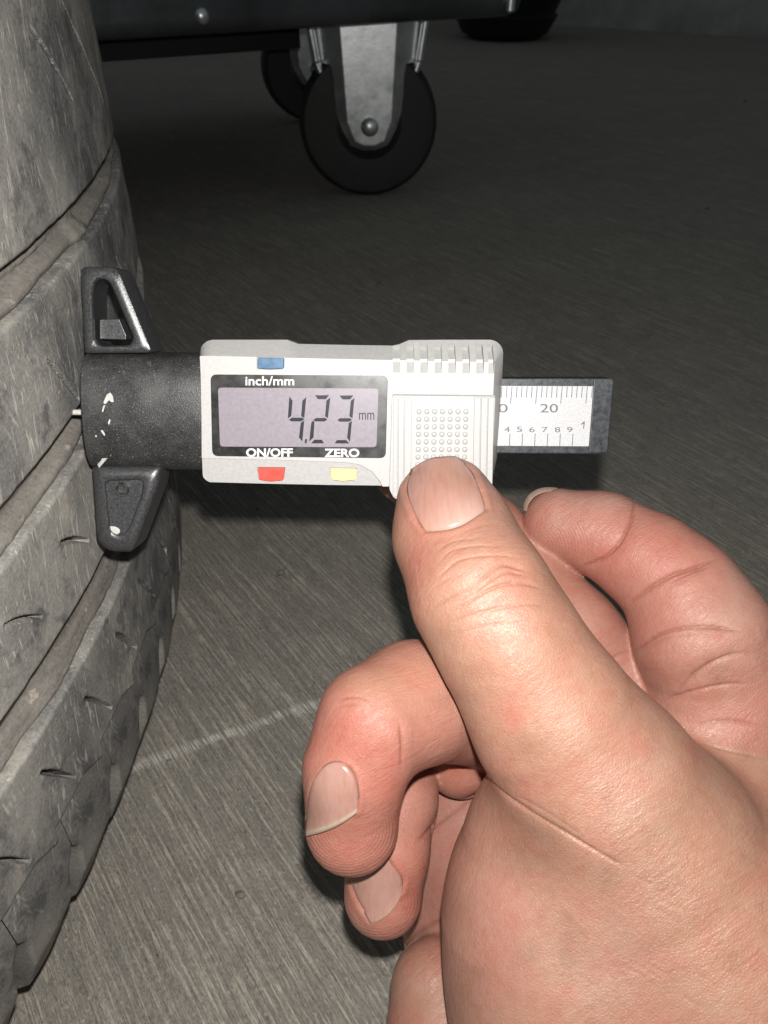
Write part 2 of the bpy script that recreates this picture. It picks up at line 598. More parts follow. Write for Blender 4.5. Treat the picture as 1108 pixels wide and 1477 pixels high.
def rib(h0, h1, sipes, fine=.00032, seed=1, lip=.0009, depth=.0062, edge=None):
    sa = arc_samples(fine)
    hin = np.concatenate([[h0], h0 + lip * np.array([.0, .12, .4, .75, 1.1]), np.arange(h0 + lip * 1.5, h1 - lip * 1.5, fine * 1.1), h1 - lip * np.array([1.1, .75, .4, .12, .0])])
    hin = np.concatenate([hin, [h1]])
    S2, H2 = np.meshgrid(sa, hin)
    e = np.minimum(H2 - h0, h1 - H2) / lip
    drop = np.where(e < 1, (1 - np.sqrt(np.clip(1 - (1 - np.clip(e, 0, 1)) ** 2, 0, 1))) * lip, 0)
    R2 = TR - drop + .0003 * vnoise(S2, H2, 90, seed) + .00016 * vnoise(S2, H2, 260, seed + 3)
    for a, b, wd, dp in sipes:
        lo = min(a[0], b[0]) - .004; hi = max(a[0], b[0]) + .004
        cs = np.where((sa > lo) & (sa < hi))[0]
        if not len(cs): continue
        sl = slice(cs[0], cs[-1] + 1)
        bend = .0006 * np.sin(np.clip((S2[:, sl] - a[0]) / (b[0] - a[0] + 1e-9), 0, 1) * math.pi)
        d, t = seg_dist(S2[:, sl], H2[:, sl] - bend, a, b)
        wv = wd * (.45 + .55 * np.sin(np.clip(t * .86 + .07, 0, 1) * math.pi))
        cut = np.clip((wv - d) / (wd * .3), 0, 1)
        bulge = np.exp(-((d - wv * 1.6) / (wd * 1.2)) ** 2) * .00012
        R2[:, sl] = R2[:, sl] - dp * cut + bulge * (1 - cut)
    R2[0, :] = TR - depth; R2[-1, :] = TR - depth
    # ragged worn lips
    rag = .00018 * vnoise(S2, H2 * 0, 120, seed + 9) + .0002 * vnoise(S2, H2 * 0, 420, seed + 5)
    H2 = H2 + rag * np.where(np.abs(H2 - h0) < np.abs(H2 - h1), 1, 1) * np.clip(1 - np.minimum(np.abs(H2 - h0), np.abs(H2 - h1)) / .003, 0, 1)
    if edge is not None:
        H2 = H2 + edge(S2) * np.clip(1 - (H2 - h0) / .010, 0, 1)
    return ring_mesh('tread_rib', sa, S2, H2, R2)


def px_seg(u0, v0, u1, v1):
    return to_tyre(u0, v0), to_tyre(u1, v1)


def repeat(sps, pitch, wd, dp, lo=-.24, hi=.27):
    out = []
    for a, b in sps:
        k = 0
        for n in range(-14, 15):
            if lo < a[0] + n * pitch < hi:
                j = random.uniform(-.0004, .0004)
                out.append(((a[0] + n * pitch, a[1] + j), (b[0] + n * pitch, b[1] + j), wd * random.uniform(.8, 1.15), dp))
    return out


GA_, GB_, GC_ = .0084, .0090, .0122
a3, b3 = px_seg(89, 782, 127, 779)
a3b, b3b = px_seg(8, 905, 66, 889)
P3 = abs(a3b[0] - a3[0])
a4 = [px_seg(125, 992, 160, 1006), px_seg(60, 1114, 108, 1121), px_seg(0, 1254, 46, 1247)]
P4 = abs(a4[0][0][0] - a4[2][0][0]) / 2
print('pitches', P3, P4, a3, b3, a3b, b3b, a4)
sip3 = repeat([(a3, b3)], P3, .0006, .0045)
sip4 = repeat([a4[1]], P4, .00065, .0045)
sip2 = repeat([px_seg(68, 520, 112, 575)], .055, .0005, .003)
l1 = [px_seg(20, 20, 57, 90), px_seg(43, 40, 104, 142), px_seg(88, 0, 148, 148), px_seg(12, 20, 48, 86)]
sip1 = [(a, b, wd, dp) for (a, b), wd, dp in zip(l1[1:3], (.0005, .00042), (.0045, .004))]
sip1 += repeat([l1[2]], .030, .0004, .004, lo=.12)
HD = -.0708
s_a, h_a = to_tyre(100, 1228, TR - .003); s_b, _ = to_tyre(20, 1365, TR - .003)
PB = abs(s_a - s_b)
NB = int(round(2 * math.pi * TR / PB)); PB = 2 * math.pi * TR / NB
S_TIP = -.0605
def dedge(sv):
    f = ((sv - S_TIP) / PB) % 1.0
    return -.0042 * np.clip((f - .64) / .33, 0, 1) * np.clip((1 - f) / .03, 0, 1)
for h0, h1, sp, sd in ((HA, .078, sip1, 3), (0.0, HA - GA_, sip2, 14), (HC, -GB_, sip3, 25), (HD, HC - GC_, sip4, 36)):
    link('tread_rib', rib(h0, h1, sp, seed=sd, edge=dedge if h0 == HD else None), MAT['rubber'], tyre, None)
# upper shoulder ring (mostly above the frame)
sa = arc_samples(.004)
pr = [(.0795, TR - .006), (.0795, TR - .0008), (.0805, TR), (.09, TR - .0012), (.10, TR - .0035), (.1118, RS), (.120, RS - .008), (.1265, RS - .018), (.128, RS - .024)]
S2, H2 = np.meshgrid(sa, [p[0] for p in pr]); R2 = np.repeat([[p[1]] for p in pr], len(sa), 1)
link('upper_shoulder', ring_mesh('upper_shoulder', sa, S2, H2, R2), MAT['rubber'], tyre, 50)
# casing: sidewalls and the dirty groove floors
sa = arc_samples(.0011)
fl_r = TR - .0046
prof = [(.04, .205), (.085, .212), (.118, .24), (.137, .27), (.134, .295), (.124, .312), (.112, fl_r - .006), (.1, fl_r - .003)]
hh = np.arange(.088, -.0901, -.0009)
prof += [(x, fl_r) for x in hh]
prof += [(-.096, fl_r - .005), (-.112, fl_r - .014), (-.124, .300), (-.136, .29), (-.1405, .268), (-.130, .24), (-.095, .212), (-.05, .205)]
S2, H2 = np.meshgrid(sa, [p[0] for p in prof]); R2 = np.repeat([[p[1]] for p in prof], len(sa), 1).astype(float)
inband = (H2 < .088) & (H2 > -.09)
R2 = R2 + inband * (.0004 * vnoise(S2, H2, 60, 71) + .0003 * vnoise(S2 * .4, H2, 330, 72) + .0003 * vnoise(S2, H2, 500, 73))
for c0, GW in ((HA - GA_, GA_), (-GB_, GB_), (HC - GC_, GC_)):                       # silt banked against the lower wall of each groove
    dd = (H2 - c0)
    R2 = R2 + np.where((dd > -.0005) & (dd < .005), .0026 * np.exp(-((dd - .0008) / .0019) ** 2), 0) * (1 + .5 * vnoise(S2, H2 * 0, 70, 5))
    for u, v in ((85, 386), (300, 300)):
        s0, _ = to_tyre(u, v)
    q_ = (dd + GW * .0)
    for c_, w_, a_ in ((.62, .0009, .0011), (.40, .0007, -.0008), (.30, .0011, .0012), (.78, .0006, -.0006)):
        R2 = R2 + a_ * np.exp(-((dd - GW * c_ - .0006 * vnoise(S2, H2 * 0, 45, int(c_ * 100))) / w_) ** 2) * (.7 + .6 * vnoise(S2, H2 * 0, 30, 4))
    # tread wear bars
    for s0 in np.arange(-.2, .3, .17) + .052:
        q = np.clip(1.6 - np.abs(S2 - s0) / .0035, 0, 1)
        R2 = R2 + np.where((dd > -.001) & (dd < GW + .001), q * .0011, 0)
link('casing', ring_mesh('casing', sa, S2, H2, R2), MAT['groove'], tyre, None)
# shoulder blocks: one moulding repeated round the lower shoulder
print('blocks', NB, PB, h_a)
HB = HD - .0007
hs = np.concatenate([[HB], np.linspace(HB, HB - .003, 8), np.linspace(HB - .0045, HS, 26), np.linspace(HS - .002, -.126, 8), [-.126]])
rr_ = np.interp(-hs, [.0708, .086, .098, .1118, .118, .126], [TR - .0012, TR - .0014, TR - .0030, RS, RS - .0062, RS - .0160])
us = np.concatenate([[0], .5 - .5 * np.cos(np.linspace(0, math.pi, 34)), [1]])
U2, H2 = np.meshgrid(us, hs); R2 = np.repeat(rr_[:, None], len(us), 1)
gap = np.interp(-H2, [.0708, .0838, .0865, .1118, .126], [.0003, .0003, .0042, .0072, .0080])
S2 = gap / 2 + U2 * (PB - gap) - .0022 * np.interp(-H2, [.072, .085, .126], [0, .0, 1.6])
e = np.minimum(U2, 1 - U2) * PB / .0012
rise = np.interp(-H2, [.083, .089], [.03, 1.])
R2 = R2 - np.where(e < 1, (1 - np.sqrt(np.clip(1 - (1 - e) ** 2, 0, 1))) * .0012, 0) * rise
R2 = R2 + .0005 * np.sin(U2 * math.pi) * np.interp(-H2, [.088, .112], [0, 1]) + .0002 * vnoise(S2, H2, 150, 8)
R2[0] -= .006; R2[-1] -= .010
w_ = np.interp(-H2, [.084, .090], [0, 1])
R2[:, 0] -= (.0075 * w_)[:, 0]; R2[:, -1] -= (.0075 * w_)[:, -1]
ref = s_a / TR - (gap[14, 0] / 2) / TR
H2 = H2 + dedge(S2 + s_a) * np.clip(1 - (HB - H2) / .009, 0, 1)
blk = ring_mesh('shoulder_block', None, S2, H2, R2, False)
for i in range(NB):
    k = i - NB // 2
    if i == 0:
        o = link('shoulder_block', blk, MAT['rubber'], tyre, 40)
    else:
        o = bpy.data.objects.new('shoulder_block', blk); COL.objects.link(o); o.parent = tyre
    o.rotation_euler = (0, 0, ref + k * PB / TR)

# ================================================================= tread depth gauge
TAU, ROLL = R(13.0), R(0.55)
gx = np.array([math.cos(ROLL), -math.sin(ROLL), 0])
gu = np.array([0, math.cos(TAU), math.sin(TAU)])
gu = gu - gx * (gu @ gx); gu /= np.linalg.norm(gu)
gz = np.cross(gx, gu)
GO = P(505, 598, .1495)
GA = np.stack([gx, gu, gz]) @ AX                         # gauge axes in the world (rows)
GM = Matrix([[*(GA[:, i]), GO[i]] for i in range(3)] + [[0, 0, 0, 1]])
gauge = empty('depth_gauge', GM, 'silver and black digital tread depth gauge reading 4.23 mm, pressed against the tyre', 'depth gauge')


def L(u, v, z=0.0):
    """photo pixel -> gauge plane z (mm), as local metres"""
    z = z / 1000
    d = ray(u, v); dl = GA @ d; ol = GA @ (CAMP - GO)
    s = (z - ol[2]) / dl[2]
    p = ol + dl * s
    return np.array([p[0], p[1], z])


def poly(pts, z):
    return [L(u, v, z) for u, v in pts]


def lift(loop, z):
    return [(p[0], p[1], z / 1000) for p in loop]


def slab(name, pts, z0, z1, mat, parent, bev=0., r=0, seg=2):
    """prism whose FRONT outline is the traced one"""
    pp = roundpoly(pts, r) if r else pts
    lp = poly(pp, z1)
    bm = bmesh.new()
    add_prism(bm, lift(lp, z0), lp)
    o = from_bm(name, bm, mat, parent)
    if bev: bevel(o, bev / 1000, seg)
    return o


# --- housing, lofted: face -> chamfer -> sides -> back
face = [(288, 513), (420, 514), (560, 518), (640, 520), (712, 523), (709, 560), (704, 640), (699, 697),
        (640, 700), (566, 700), (500, 700), (400, 697), (330, 695), (297, 694), (291, 680), (288, 600)]
def arc(cx, cy, r, a0, a1, n=7):
    return [(cx + r * math.cos(R(a)), cy - r * math.sin(R(a))) for a in np.linspace(a0, a1, n)]
outer = arc(308, 510, 20, 180, 90, 8) + [(414, 490), (422, 493), (430, 496), (500, 497.5), (566, 498.5), (576, 496.5), (590, 490.5), (640, 490)] + arc(706, 510, 20, 90, 5, 8) + \
    [(724, 560), (721, 610), (717, 660), (714, 697), (640, 702), (566, 703), (480, 702), (380, 700)] + arc(303, 685, 13, 260, 185, 6) + [(289.5, 600), (288.3, 540)]
fo_ = []
for u, v in outer:
    if v < 512: fu, fv = min(max(u, 288.5), 713.5), 513.2 + max(0, u - 288) / 424 * 9.5
    elif u > 690: fu, fv = u - 12, max(v, 524)
    elif u < 292 or v > 690: fu, fv = u + (1.2 if u < 300 else 0), v - (1.2 if v > 690 else 0)
    else: fu, fv = u, v
    fo_.append((fu, fv))
k0 = [i for i, (u, v) in enumerate(outer) if u < 310 and v < 512]
for n_i, i in enumerate(k0): fo_[i] = (288.2 + 18 * (n_i / (len(k0) - 1)) ** 1.4, 513.4 + (1.2 if n_i == 0 else 0) - .2 * n_i / len(k0))
k1 = [i for i, (u, v) in enumerate(outer) if u > 705 and v < 512]
for n_i, i in enumerate(k1): fo_[i] = (705 + 8.5 * (n_i / (len(k1) - 1)) ** .7, 522.3 + 1.6 * (n_i / (len(k1) - 1)) ** 2)
fl0 = poly(fo_, 0)
outl = poly(outer, -4.6)
for i, (u, v) in enumerate(outer):
    if v > 690 or u < 303 and v > 512:
        p = L(u, v, -.6); outl[i] = np.array([p[0], p[1], -.0046])
cen = np.mean(np.array(fl0), 0)
bm = bmesh.new()
back = [np.array([p[0] * .985 + cen[0] * .015, p[1] * .96 + cen[1] * .04, -.0135]) for p in outl]
mid = [np.array([p[0], p[1], -.0118]) for p in outl]
add_loft(bm, [back, mid, outl, fl0])
housing = from_bm('housing', bm, None, None)
# lower panel: the face below the step is cut back to a slope, with a curve rising to the thumb pad
cut = [(280, 661), (400, 664), (500, 667.5), (520, 671), (537, 681), (549, 696), (556, 712), (556, 740), (280, 740)]
bm = bmesh.new()
lp = poly(cut, .5)
lo = []
for (u, v), p in zip(cut, lp):
    # slope depth grows downwards
    y = p[1]
    d = .35 + max(0, (L(400, 664, 0)[1] - y)) * 1000 * .20
    lo.append((p[0], p[1], -d / 1000))
add_prism(bm, lo, lift(lp, 3))
cutter = from_bm('cutter', bm, None)
cutters = [cutter]
# grip slots over the top chamfer
yt = L(640, 490, -4.6)[1]; yf = L(640, 520, 0)[1]; yb = L(640, 538, 0)[1]
for cx in (572, 592, 612, 632.5, 652.5, 673, 693, 709.3):
    c = L(cx, 518, 0)[0]
    hw = .00072 if cx < 705 else .00055
    off = .0007
    prof = [(yb, .002), (yb, -.0003), (yf - .0004, -.0019), (yf + .0002, -.0019), (yt - .0017, -.0050), (yt - .0006, -.0038), (yt + .0010, .002)]
    bm = bmesh.new()
    add_prism(bm, [(c - hw, y, z) for y, z in prof], [(c + hw, y, z) for y, z in prof])
    bmesh.ops.bevel(bm, geom=[e for e in bm.edges if abs(e.verts[0].co.x - e.verts[1].co.x) > 1e-5 and min(e.verts[0].co.y, e.verts[1].co.y) < yb - 1], offset=.0004, segments=3, affect='EDGES')
    cutters.append(from_bm('cutter', bm, None))
padc = [(564.2, 568.6), (716.2, 570), (713.6, 640), (709.5, 740), (560, 740), (560.4, 706), (562.2, 640)]
bm = bmesh.new()
lp = poly(roundpoly(padc, [5, 5, 0, 0, 0, 0, 0]), .2)
add_prism(bm, lift(lp, -.75), lift(lp, 2.5))
cutters.insert(1, from_bm('cutter', bm, None))
for pts, zz in (([(371.5, 516), (409.5, 516), (409.3, 532.3), (371.5, 532.3)], 0), ([(372, 674.5), (410.5, 675), (409, 693.5), (373.3, 693.5)], -.75), ([(476.5, 675.5), (514.5, 676), (513.5, 693.3), (478.3, 693.3)], -.75)):
    c_ = np.mean(pts, 0)
    lp = poly([tuple(np.array(q) + np.sign(np.array(q) - c_) * 1.0) for q in pts], zz)
    bm = bmesh.new(); add_prism(bm, lift(lp, zz - .6), lift(lp, 2.4))
    cutters.append(from_bm('cutter', bm, None))
for c in cutters:
    m = housing.modifiers.new('b', 'BOOLEAN'); m.operation = 'DIFFERENCE'; m.object = c; m.solver = 'EXACT'
    dg = bpy.context.evaluated_depsgraph_get(); dg.update()
    if len(housing.evaluated_get(dg).data.vertices) < 60:
        print('boolean skipped', c.name); housing.modifiers.remove(m); dg.update()
dg = bpy.context.evaluated_depsgraph_get(); dg.update()
nm = bpy.data.meshes.new_from_object(housing.evaluated_get(dg))
for c in cutters + [housing]:
    me = c.data; bpy.data.objects.remove(c); bpy.data.meshes.remove(me)
nm.name = 'housing'; nm.materials.clear()
housing = link('housing', nm, MAT['silver'], gauge, 35)
bevel(housing, .00028, 2, 28)

# --- display
slab('display_window', [(303.5, 540), (559.5, 542), (556.5, 661), (306, 658)], -.6, .12, MAT['window'], gauge, .08, 9)
window = gauge.children[-1]
slab('display_panel', [(314.5, 559), (546, 560.5), (543, 645), (317.5, 644)], -.5, .17, MAT['lcd'], window, 0, 5)
C5 = lambda pts: [(400 + x / 6.1556, 540 + y / 6.1556) for x, y in pts]
SEG = [
    [[(107, 197), (136, 235), (124, 370), (94, 390)], [(258, 200), (223, 235), (212, 370), (240, 388)],
     [(105, 402), (128, 385), (225, 384), (240, 400), (210, 418), (122, 416)], [(240, 408), (209, 430), (193, 560), (222, 597)]],
    [[(335, 186), (460, 184), (432, 220), (362, 220)], [(471, 205), (437, 232), (424, 372), (450, 390)],
     [(320, 403), (345, 387), (430, 387), (444, 402), (420, 418), (338, 418)], [(302, 428), (318, 410), (330, 422), (322, 560), (284, 595)], [(330, 580), (395, 580), (416, 612), (300, 612)]],
    [[(552, 188), (677, 186), (648, 222), (580, 222)], [(686, 208), (653, 235), (640, 372), (668, 390)],
     [(533, 405), (558, 389), (650, 389), (662, 404), (638, 420), (555, 420)], [(664, 412), (635, 432), (620, 560), (645, 600)], [(530, 583), (610, 583), (640, 613), (510, 613)]],
]
for sg in SEG:
    for k, s_ in enumerate(sg):
        slab('digit_segment', C5(s_), .165, .19, MAT['digit'], window)
slab('decimal_point', C5([(248, 575), (266, 575), (259, 612), (243, 612)]), .165, .19, MAT['digit'], window)


def text(name, body, u0, v0, u1, v1, z, mat, parent, bold=.0, kind=None):
    """flat lettering filling the pixel box"""
    cu = bpy.data.curves.new(name, 'FONT'); cu.body = body; cu.size = 1; cu.offset = bold; cu.resolution_u = 4
    t = bpy.data.objects.new(name, cu); COL.objects.link(t)
    dg = bpy.context.evaluated_depsgraph_get(); dg.update()
    me = bpy.data.meshes.new_from_object(t.evaluated_get(dg))
    bpy.data.objects.remove(t)
    co = np.empty(len(me.vertices) * 3); me.vertices.foreach_get('co', co); co = co.reshape(-1, 3)
    lo, hi = co.min(0), co.max(0)
    f = (co[:, :2] - lo[:2]) / (hi[:2] - lo[:2])
    out = np.array([L(u0 + (u1 - u0) * a, v1 + (v0 - v1) * b, z) for a, b in f])
    me.vertices.foreach_set('co', out.astype(np.float32).ravel())
    me.materials.clear()
    me.name = name
    o = link(name, me, mat, parent, None)
    return o


text('lettering', 'inch/mm', 354, 542.5, 424.5, 556, .15, MAT['white_ink'], window, .018)
text('lettering', 'ON/OFF', 355, 646.5, 422.5, 659, .15, MAT['white_ink'], window, .035)
text('lettering', 'ZERO', 468, 647, 518.5, 659.5, .15, MAT['white_ink'], window, .035)
text('unit_mark', 'mm', 518, 595, 540, 605.5, .19, MAT['digit'], window, .0)


def button(pts, z1, mat, label):
    o = slab('button', pts, z1 - 1.2, z1, mat, gauge, .12, 2)
    o['label'] = label


button([(371.5, 516), (409.5, 516), (409, 531.5), (390, 532.5), (371.5, 531.5)], .3, MAT['blue'], 'blue inch/mm button above the display')
zl = -.35 - 2.0 * .2
button([(372, 674.5), (410.5, 675), (409, 692.5), (391, 694.5), (373.5, 692)], zl + .32, MAT['red'], 'red ON/OFF button below the display')
button([(476.5, 675.5), (514.5, 676), (513.5, 692), (495, 694), (478.5, 692)], zl + .32, MAT['yellow'], 'yellow ZERO button below the display')

# --- ribbed thumb pad
pad = [(565.5, 570), (715, 571.5), (712, 640), (708, 722), (600, 724), (577, 721), (568, 719), (561.5, 706), (563.5, 640)]
pb = slab('thumb_pad', pad, -6, .25, MAT['silver'], gauge, .15, [5, 5, 0, 3, 0, 3, 4, 4, 0])
def strip(u0, u1, v0=576, v1=722, top=.78):
    k = lambda u, v: (u - (v - 576) * .026 * (u - 520) / 180 * .75, v)
    return [k(u0, v0), k(u1, v0), k(u1, v1), k(u0, v1)]
pc_ = None
for u0, u1 in ((567.5, 574.0), (575.2, 583.0), (584.2, 594), (684.5, 693.5), (694.7, 703.5), (704.7, 713)):
    v0 = 573.0
    v1 = 717 if u0 < 570 else 721
    slab('pad_rib', strip(u0, u1, v0, v1), .1, .78 if u0 not in (575.2, 694.7) else .70, MAT['silver'], pb, .12, [3, 3, 0, 0] if u0 in (567.5, 704.7) else 0)
bm = bmesh.new()
for r in range(12):
    for c in range(7):
        u = 604.5 + c * 11.25 - r * .28 + (c - 3) * -r * .012
        v = 593.5 + r * 10.9
        p = L(u, v, .25)
        n = 12
        rings = [[bm.verts.new((p[0] + q * math.cos(2 * math.pi * i / n), p[1] + q * math.sin(2 * math.pi * i / n), z)) for i in range(n)] for q, z in ((.00052, .00020), (.00050, .00050), (.00038, .00066), (.00014, .00071))]
        for a, b in zip(rings[:-1], rings[1:]):
            for i in range(n):
                bm.faces.new((a[i], a[(i + 1) % n], b[(i + 1) % n], b[i]))
        bm.faces.new(rings[-1])
o = from_bm('grip_texture', bm, MAT['silver'], pb, 60); o['kind'] = 'stuff'

# --- sliding beam with the scale plate
slab('beam', [(690, 545.5), (883, 545.5), (885, 549), (876.5, 653), (873, 655), (680, 654)], -10.5, -4.4, MAT['beam'], gauge, .35)
beam = gauge.children[-1]
slab('beam_end_cap', [(856.5, 546), (883.5, 545.5), (886, 549), (877, 652), (873.5, 654), (849, 653.5)], -10.8, -4.1, MAT['beam'], beam, .4)
slab('scale_plate', [(690, 556.5), (856.5, 557), (849.5, 643.8), (684, 643)], -4.8, -4.25, MAT['plate'], beam, .05)
bm = bmesh.new()
def tick(u0, v0, u1, v1, wpx=1.1):
    k = (u1 - u0)
    lp = poly([(u0 - wpx / 2, v0), (u0 + wpx / 2, v0), (u1 + wpx / 2, v1), (u1 - wpx / 2, v1)], -4.22)
    bm.faces.new([bm.verts.new(p) for p in lp])
for i in range(-4, 17):
    u = 738.8 + i * 7.24
    long = (i % 5 == 0)
    tick(u, 557.5, u - (2.2 if long else 1.2), 582 if long else 573.5)
for i in range(-2, 6):
    u = 735.2 + i * 18.15
    tick(u + .6, 625.5, u - .3, 643.2)
o = from_bm('scale_marking', bm, MAT['black_ink'], beam, None); o['kind'] = 'stuff'
for body, b in (('20', (779.5, 582.5, 805, 595)), ('10', (709, 582.5, 732.5, 595)), ('4', (727.5, 615.5, 735.5, 623)), ('5', (745.5, 615.5, 753.5, 623)), ('6', (763.5, 616, 771.5, 623.3)),
                ('7', (782, 616, 790, 623.3)), ('8', (800.3, 616, 808.3, 623.5)), ('9', (818, 616, 826, 623.5))):
    text('scale_number', body, *b, -4.22, MAT['black_ink'], beam)
slab('scale_number', [(838.3, 611.5), (842.2, 608), (843.8, 608), (842.6, 618.5), (841.2, 618.5), (842.1, 610.8), (839, 612.8)], -4.24, -4.22, MAT['black_ink'], beam)

# --- black head pressed on the tread
head = [(118.5, 507), (300, 505), (300, 679), (170, 680), (131.5, 681), (127.5, 640), (121.5, 560)]
bm = bmesh.new()
hx0 = [L(118.5, 507, -3.2), L(121, 560, -2), L(124.5, 610, -2), (0, 0, 0)]
ys = np.linspace(L(200, 508, -4)[1], L(200, 680, -4)[1], 17)
def head_ring(x_of_y):
    pts = []
    for k, y in enumerate(ys):
        t = (k / 16 * 2 - 1)
        z = -.0012 - .0055 * (1 - math.sqrt(max(0, 1 - abs(t) ** 2.6)))
        pts.append((x_of_y(k), y, z))
    for k, y in list(enumerate(ys))[::-1]:
        t = (k / 16 * 2 - 1)
        z = -.0128 + .0055 * (1 - math.sqrt(max(0, 1 - abs(t) ** 2.6)))
        pts.append((x_of_y(k), y, z))
    return pts
xl = lambda k: L(118.5 + (k / 16) * 11.5, 507 + k / 16 * 173, -4)[0]
xr = L(300, 590, -4)[0]
add_loft(bm, [head_ring(xl), head_ring(lambda k: xl(k) + .0006), head_ring(lambda k: xr)])
headblock = from_bm('head_block', bm, MAT['black'], gauge, 50)
bevel(headblock, .0003, 2, 45)

# upper foot: a triangular frame, with a square boss low in its opening
def frame_mesh(out, inn, zo, zi_front):
    pass
ofr = roundpoly([(115, 384.5), (166, 384.5), (173, 392), (221, 509), (121, 510)], [3, 5, 6, 2, 2], 4)
inn = roundpoly([(135, 418), (139, 404), (150, 402), (159, 408), (193, 488), (187, 498), (146, 499), (137, 490)], 4, 4)
n_ = 72
def resample(pts, n, c):
    """points of a polygon at equal angles about a centre"""
    p = np.array(pts, float) - c
    out = []
    for a in np.linspace(0, 2 * math.pi, n, endpoint=False) + .013:
        d = np.array([math.cos(a), math.sin(a)]); best = None
        for i in range(len(p)):
            q0 = p[i - 1]; e = p[i] - q0
            den = d[0] * e[1] - d[1] * e[0]
            if abs(den) < 1e-9: continue
            t = (q0[0] * e[1] - q0[1] * e[0]) / den
            s_ = (q0[0] * d[1] - q0[1] * d[0]) / den
            if t > 0 and -1e-6 <= s_ <= 1 + 1e-6 and (best is None or t > best): best = t
        out.append(tuple(c + d * best))
    return out
cc = np.array([155, 460.])
ro, ri = resample(ofr, n_, cc), resample(inn, n_, cc)
def blend(a, b, t): return [(x0 + (x1 - x0) * t, y0 + (y1 - y0) * t) for (x0, y0), (x1, y1) in zip(a, b)]
lo_f = poly(ro, -3.6)
rows = [lift(lo_f, -11.5), lift(lo_f, -4.1), poly(blend(ro, ri, .10), -3.3), poly(blend(ro, ri, .45), -2.9), poly(blend(ro, ri, .80), -2.9), poly(blend(ro, ri, .96), -3.3), poly(ri, -4.3)]
ri_l = poly(ri, -4.3)
rows.append(lift(ri_l, -11.5))
bm = bmesh.new()
rv = [[bm.verts.new(p) for p in r_] for r_ in rows]
for a, b in list(zip(rv[:-1], rv[1:])) + [(rv[-1], rv[0])]:
    for i in range(n_):
        j = (i + 1) % n_
        bm.faces.new((a[i], a[j], b[j], b[i]))
upfoot = from_bm('foot', bm, MAT['worn'], gauge, 50); upfoot['label'] = 'upper foot of the gauge, an open triangular frame'
slab('foot_boss', [(143.5, 460.5), (172, 460), (182, 484), (181.5, 490), (143.5, 489)], -11, -5.6, MAT['worn'], upfoot, .5, 1.5)

# lower foot: tapering, dished, with a round moulding mark
of2 = roundpoly([(133, 672), (234, 672), (229, 702), (197, 788), (190, 796), (160, 795), (147, 787), (140, 778), (137, 730)], [2, 2, 3, 4, 4, 3, 4, 4, 3], 4)
c2 = np.array([177, 728.])
r2o = resample(of2, n_, c2)
r2i = resample(roundpoly([(152, 694), (206, 692), (205, 712), (185, 764), (174, 773), (160, 766)], 6, 4), n_, c2)
l2 = poly(r2o, -4.8)
sides = lift(l2, -11.8)
bm = bmesh.new()
add_loft(bm, [sides, l2, poly(blend(r2o, r2i, .22), -3.9), poly(blend(r2o, r2i, .62), -3.6), poly(blend(r2o, r2i, .88), -3.6), poly(blend(r2o, r2i, .97), -3.9), poly(r2i, -4.7), poly(blend(r2i, [tuple(c2)] * n_, .5), -4.75), poly(blend(r2i, [tuple(c2)] * n_, .97), -4.75)])
lowfoot = from_bm('foot', bm, MAT['worn'], gauge, 60); lowfoot['label'] = 'lower foot of the gauge, solid and tapering, scuffed grey'
bm = bmesh.new()
pc = L(175.5, 706, -4.2)
add_lathe(bm, [(.00085, -.0018), (.00105, -.0004), (.0013, -.0004), (.00145, -.0018)], 24)
o = from_bm('moulding_ring', bm, MAT['black'], lowfoot, 50); o.location = (pc[0], pc[1], pc[2] + .0009)
bm = bmesh.new()
add_lathe(bm, [(.0016, -.0016), (.0017, -.0006), (.0013, -.0001), (.0001, .0001)], 20)
pc = L(161, 766, -3.9)
o = from_bm('worn_bump', bm, MAT['scuff'], lowfoot, 60); o.location = pc; o.scale = (1.0, .6, .25)

# pale paint chips and scuffs stuck to the head
CH = [[(149, 581), (154, 569), (159, 566), (163, 572), (164, 580), (161, 580), (157, 577), (152, 583)], [(147, 593), (149, 585), (152, 584), (150, 590), (148.5, 595)],
      [(155.5, 610), (158, 604), (159.5, 607), (157.5, 613)], [(145, 621), (148, 620), (152, 627), (150.5, 629)], [(137, 628), (139, 627), (140, 630), (138, 631)],
      [(140.5, 670), (146, 664), (152, 650), (157, 647), (162, 652), (160, 657), (154, 662), (149, 668), (143, 675)], [(200, 637), (206, 634), (213, 636), (210, 638), (203, 640)], [(205, 648), (212, 646), (221, 650), (216, 653)],
      [(133, 640), (140, 638), (142, 640), (136, 643)], [(210, 640), (216, 638), (222, 640), (219, 643)]]
headz = lambda v: -1.2 - 5.5 * (1 - math.sqrt(max(0, 1 - abs((v - 594) / 87.) ** 2.6)))
for pts in CH:
    bm = bmesh.new()
    lp = [L(u, v, headz(min(max(v, 509), 679)) + .06) for u, v in roundpoly(pts, 1.0, 3)]
    add_prism(bm, [(p[0], p[1], p[2] - .0004) for p in lp], lp)
    from_bm('paint_chip', bm, MAT['scuff'], headblock, 30)
# probe needle standing out of the foot into the groove
bm = bmesh.new()
p0 = L(104, 594.5, -8); p1 = L(135, 594.5, -8)
add_lathe(bm, [(.00045, p0[0] - .0042), (.00058, p0[0] - .0038), (.00058, p1[0])], 20, 'X')
nd = from_bm('probe_needle', bm, MAT['steel'], gauge, 40)
nd.location = (0, p0[1], p0[2])

# ================================================================= hand
VX = .5                                                  # voxel, mm
LO = np.array([-22., -132., -205.]); HI = np.array([112., 20., -98.])
N3 = np.ceil((HI - LO) / VX).astype(int) + 1


def cmm(u, v, d):
    return np.array([(u - 554) / F * d, (738.5 - v) / F * d, -d])


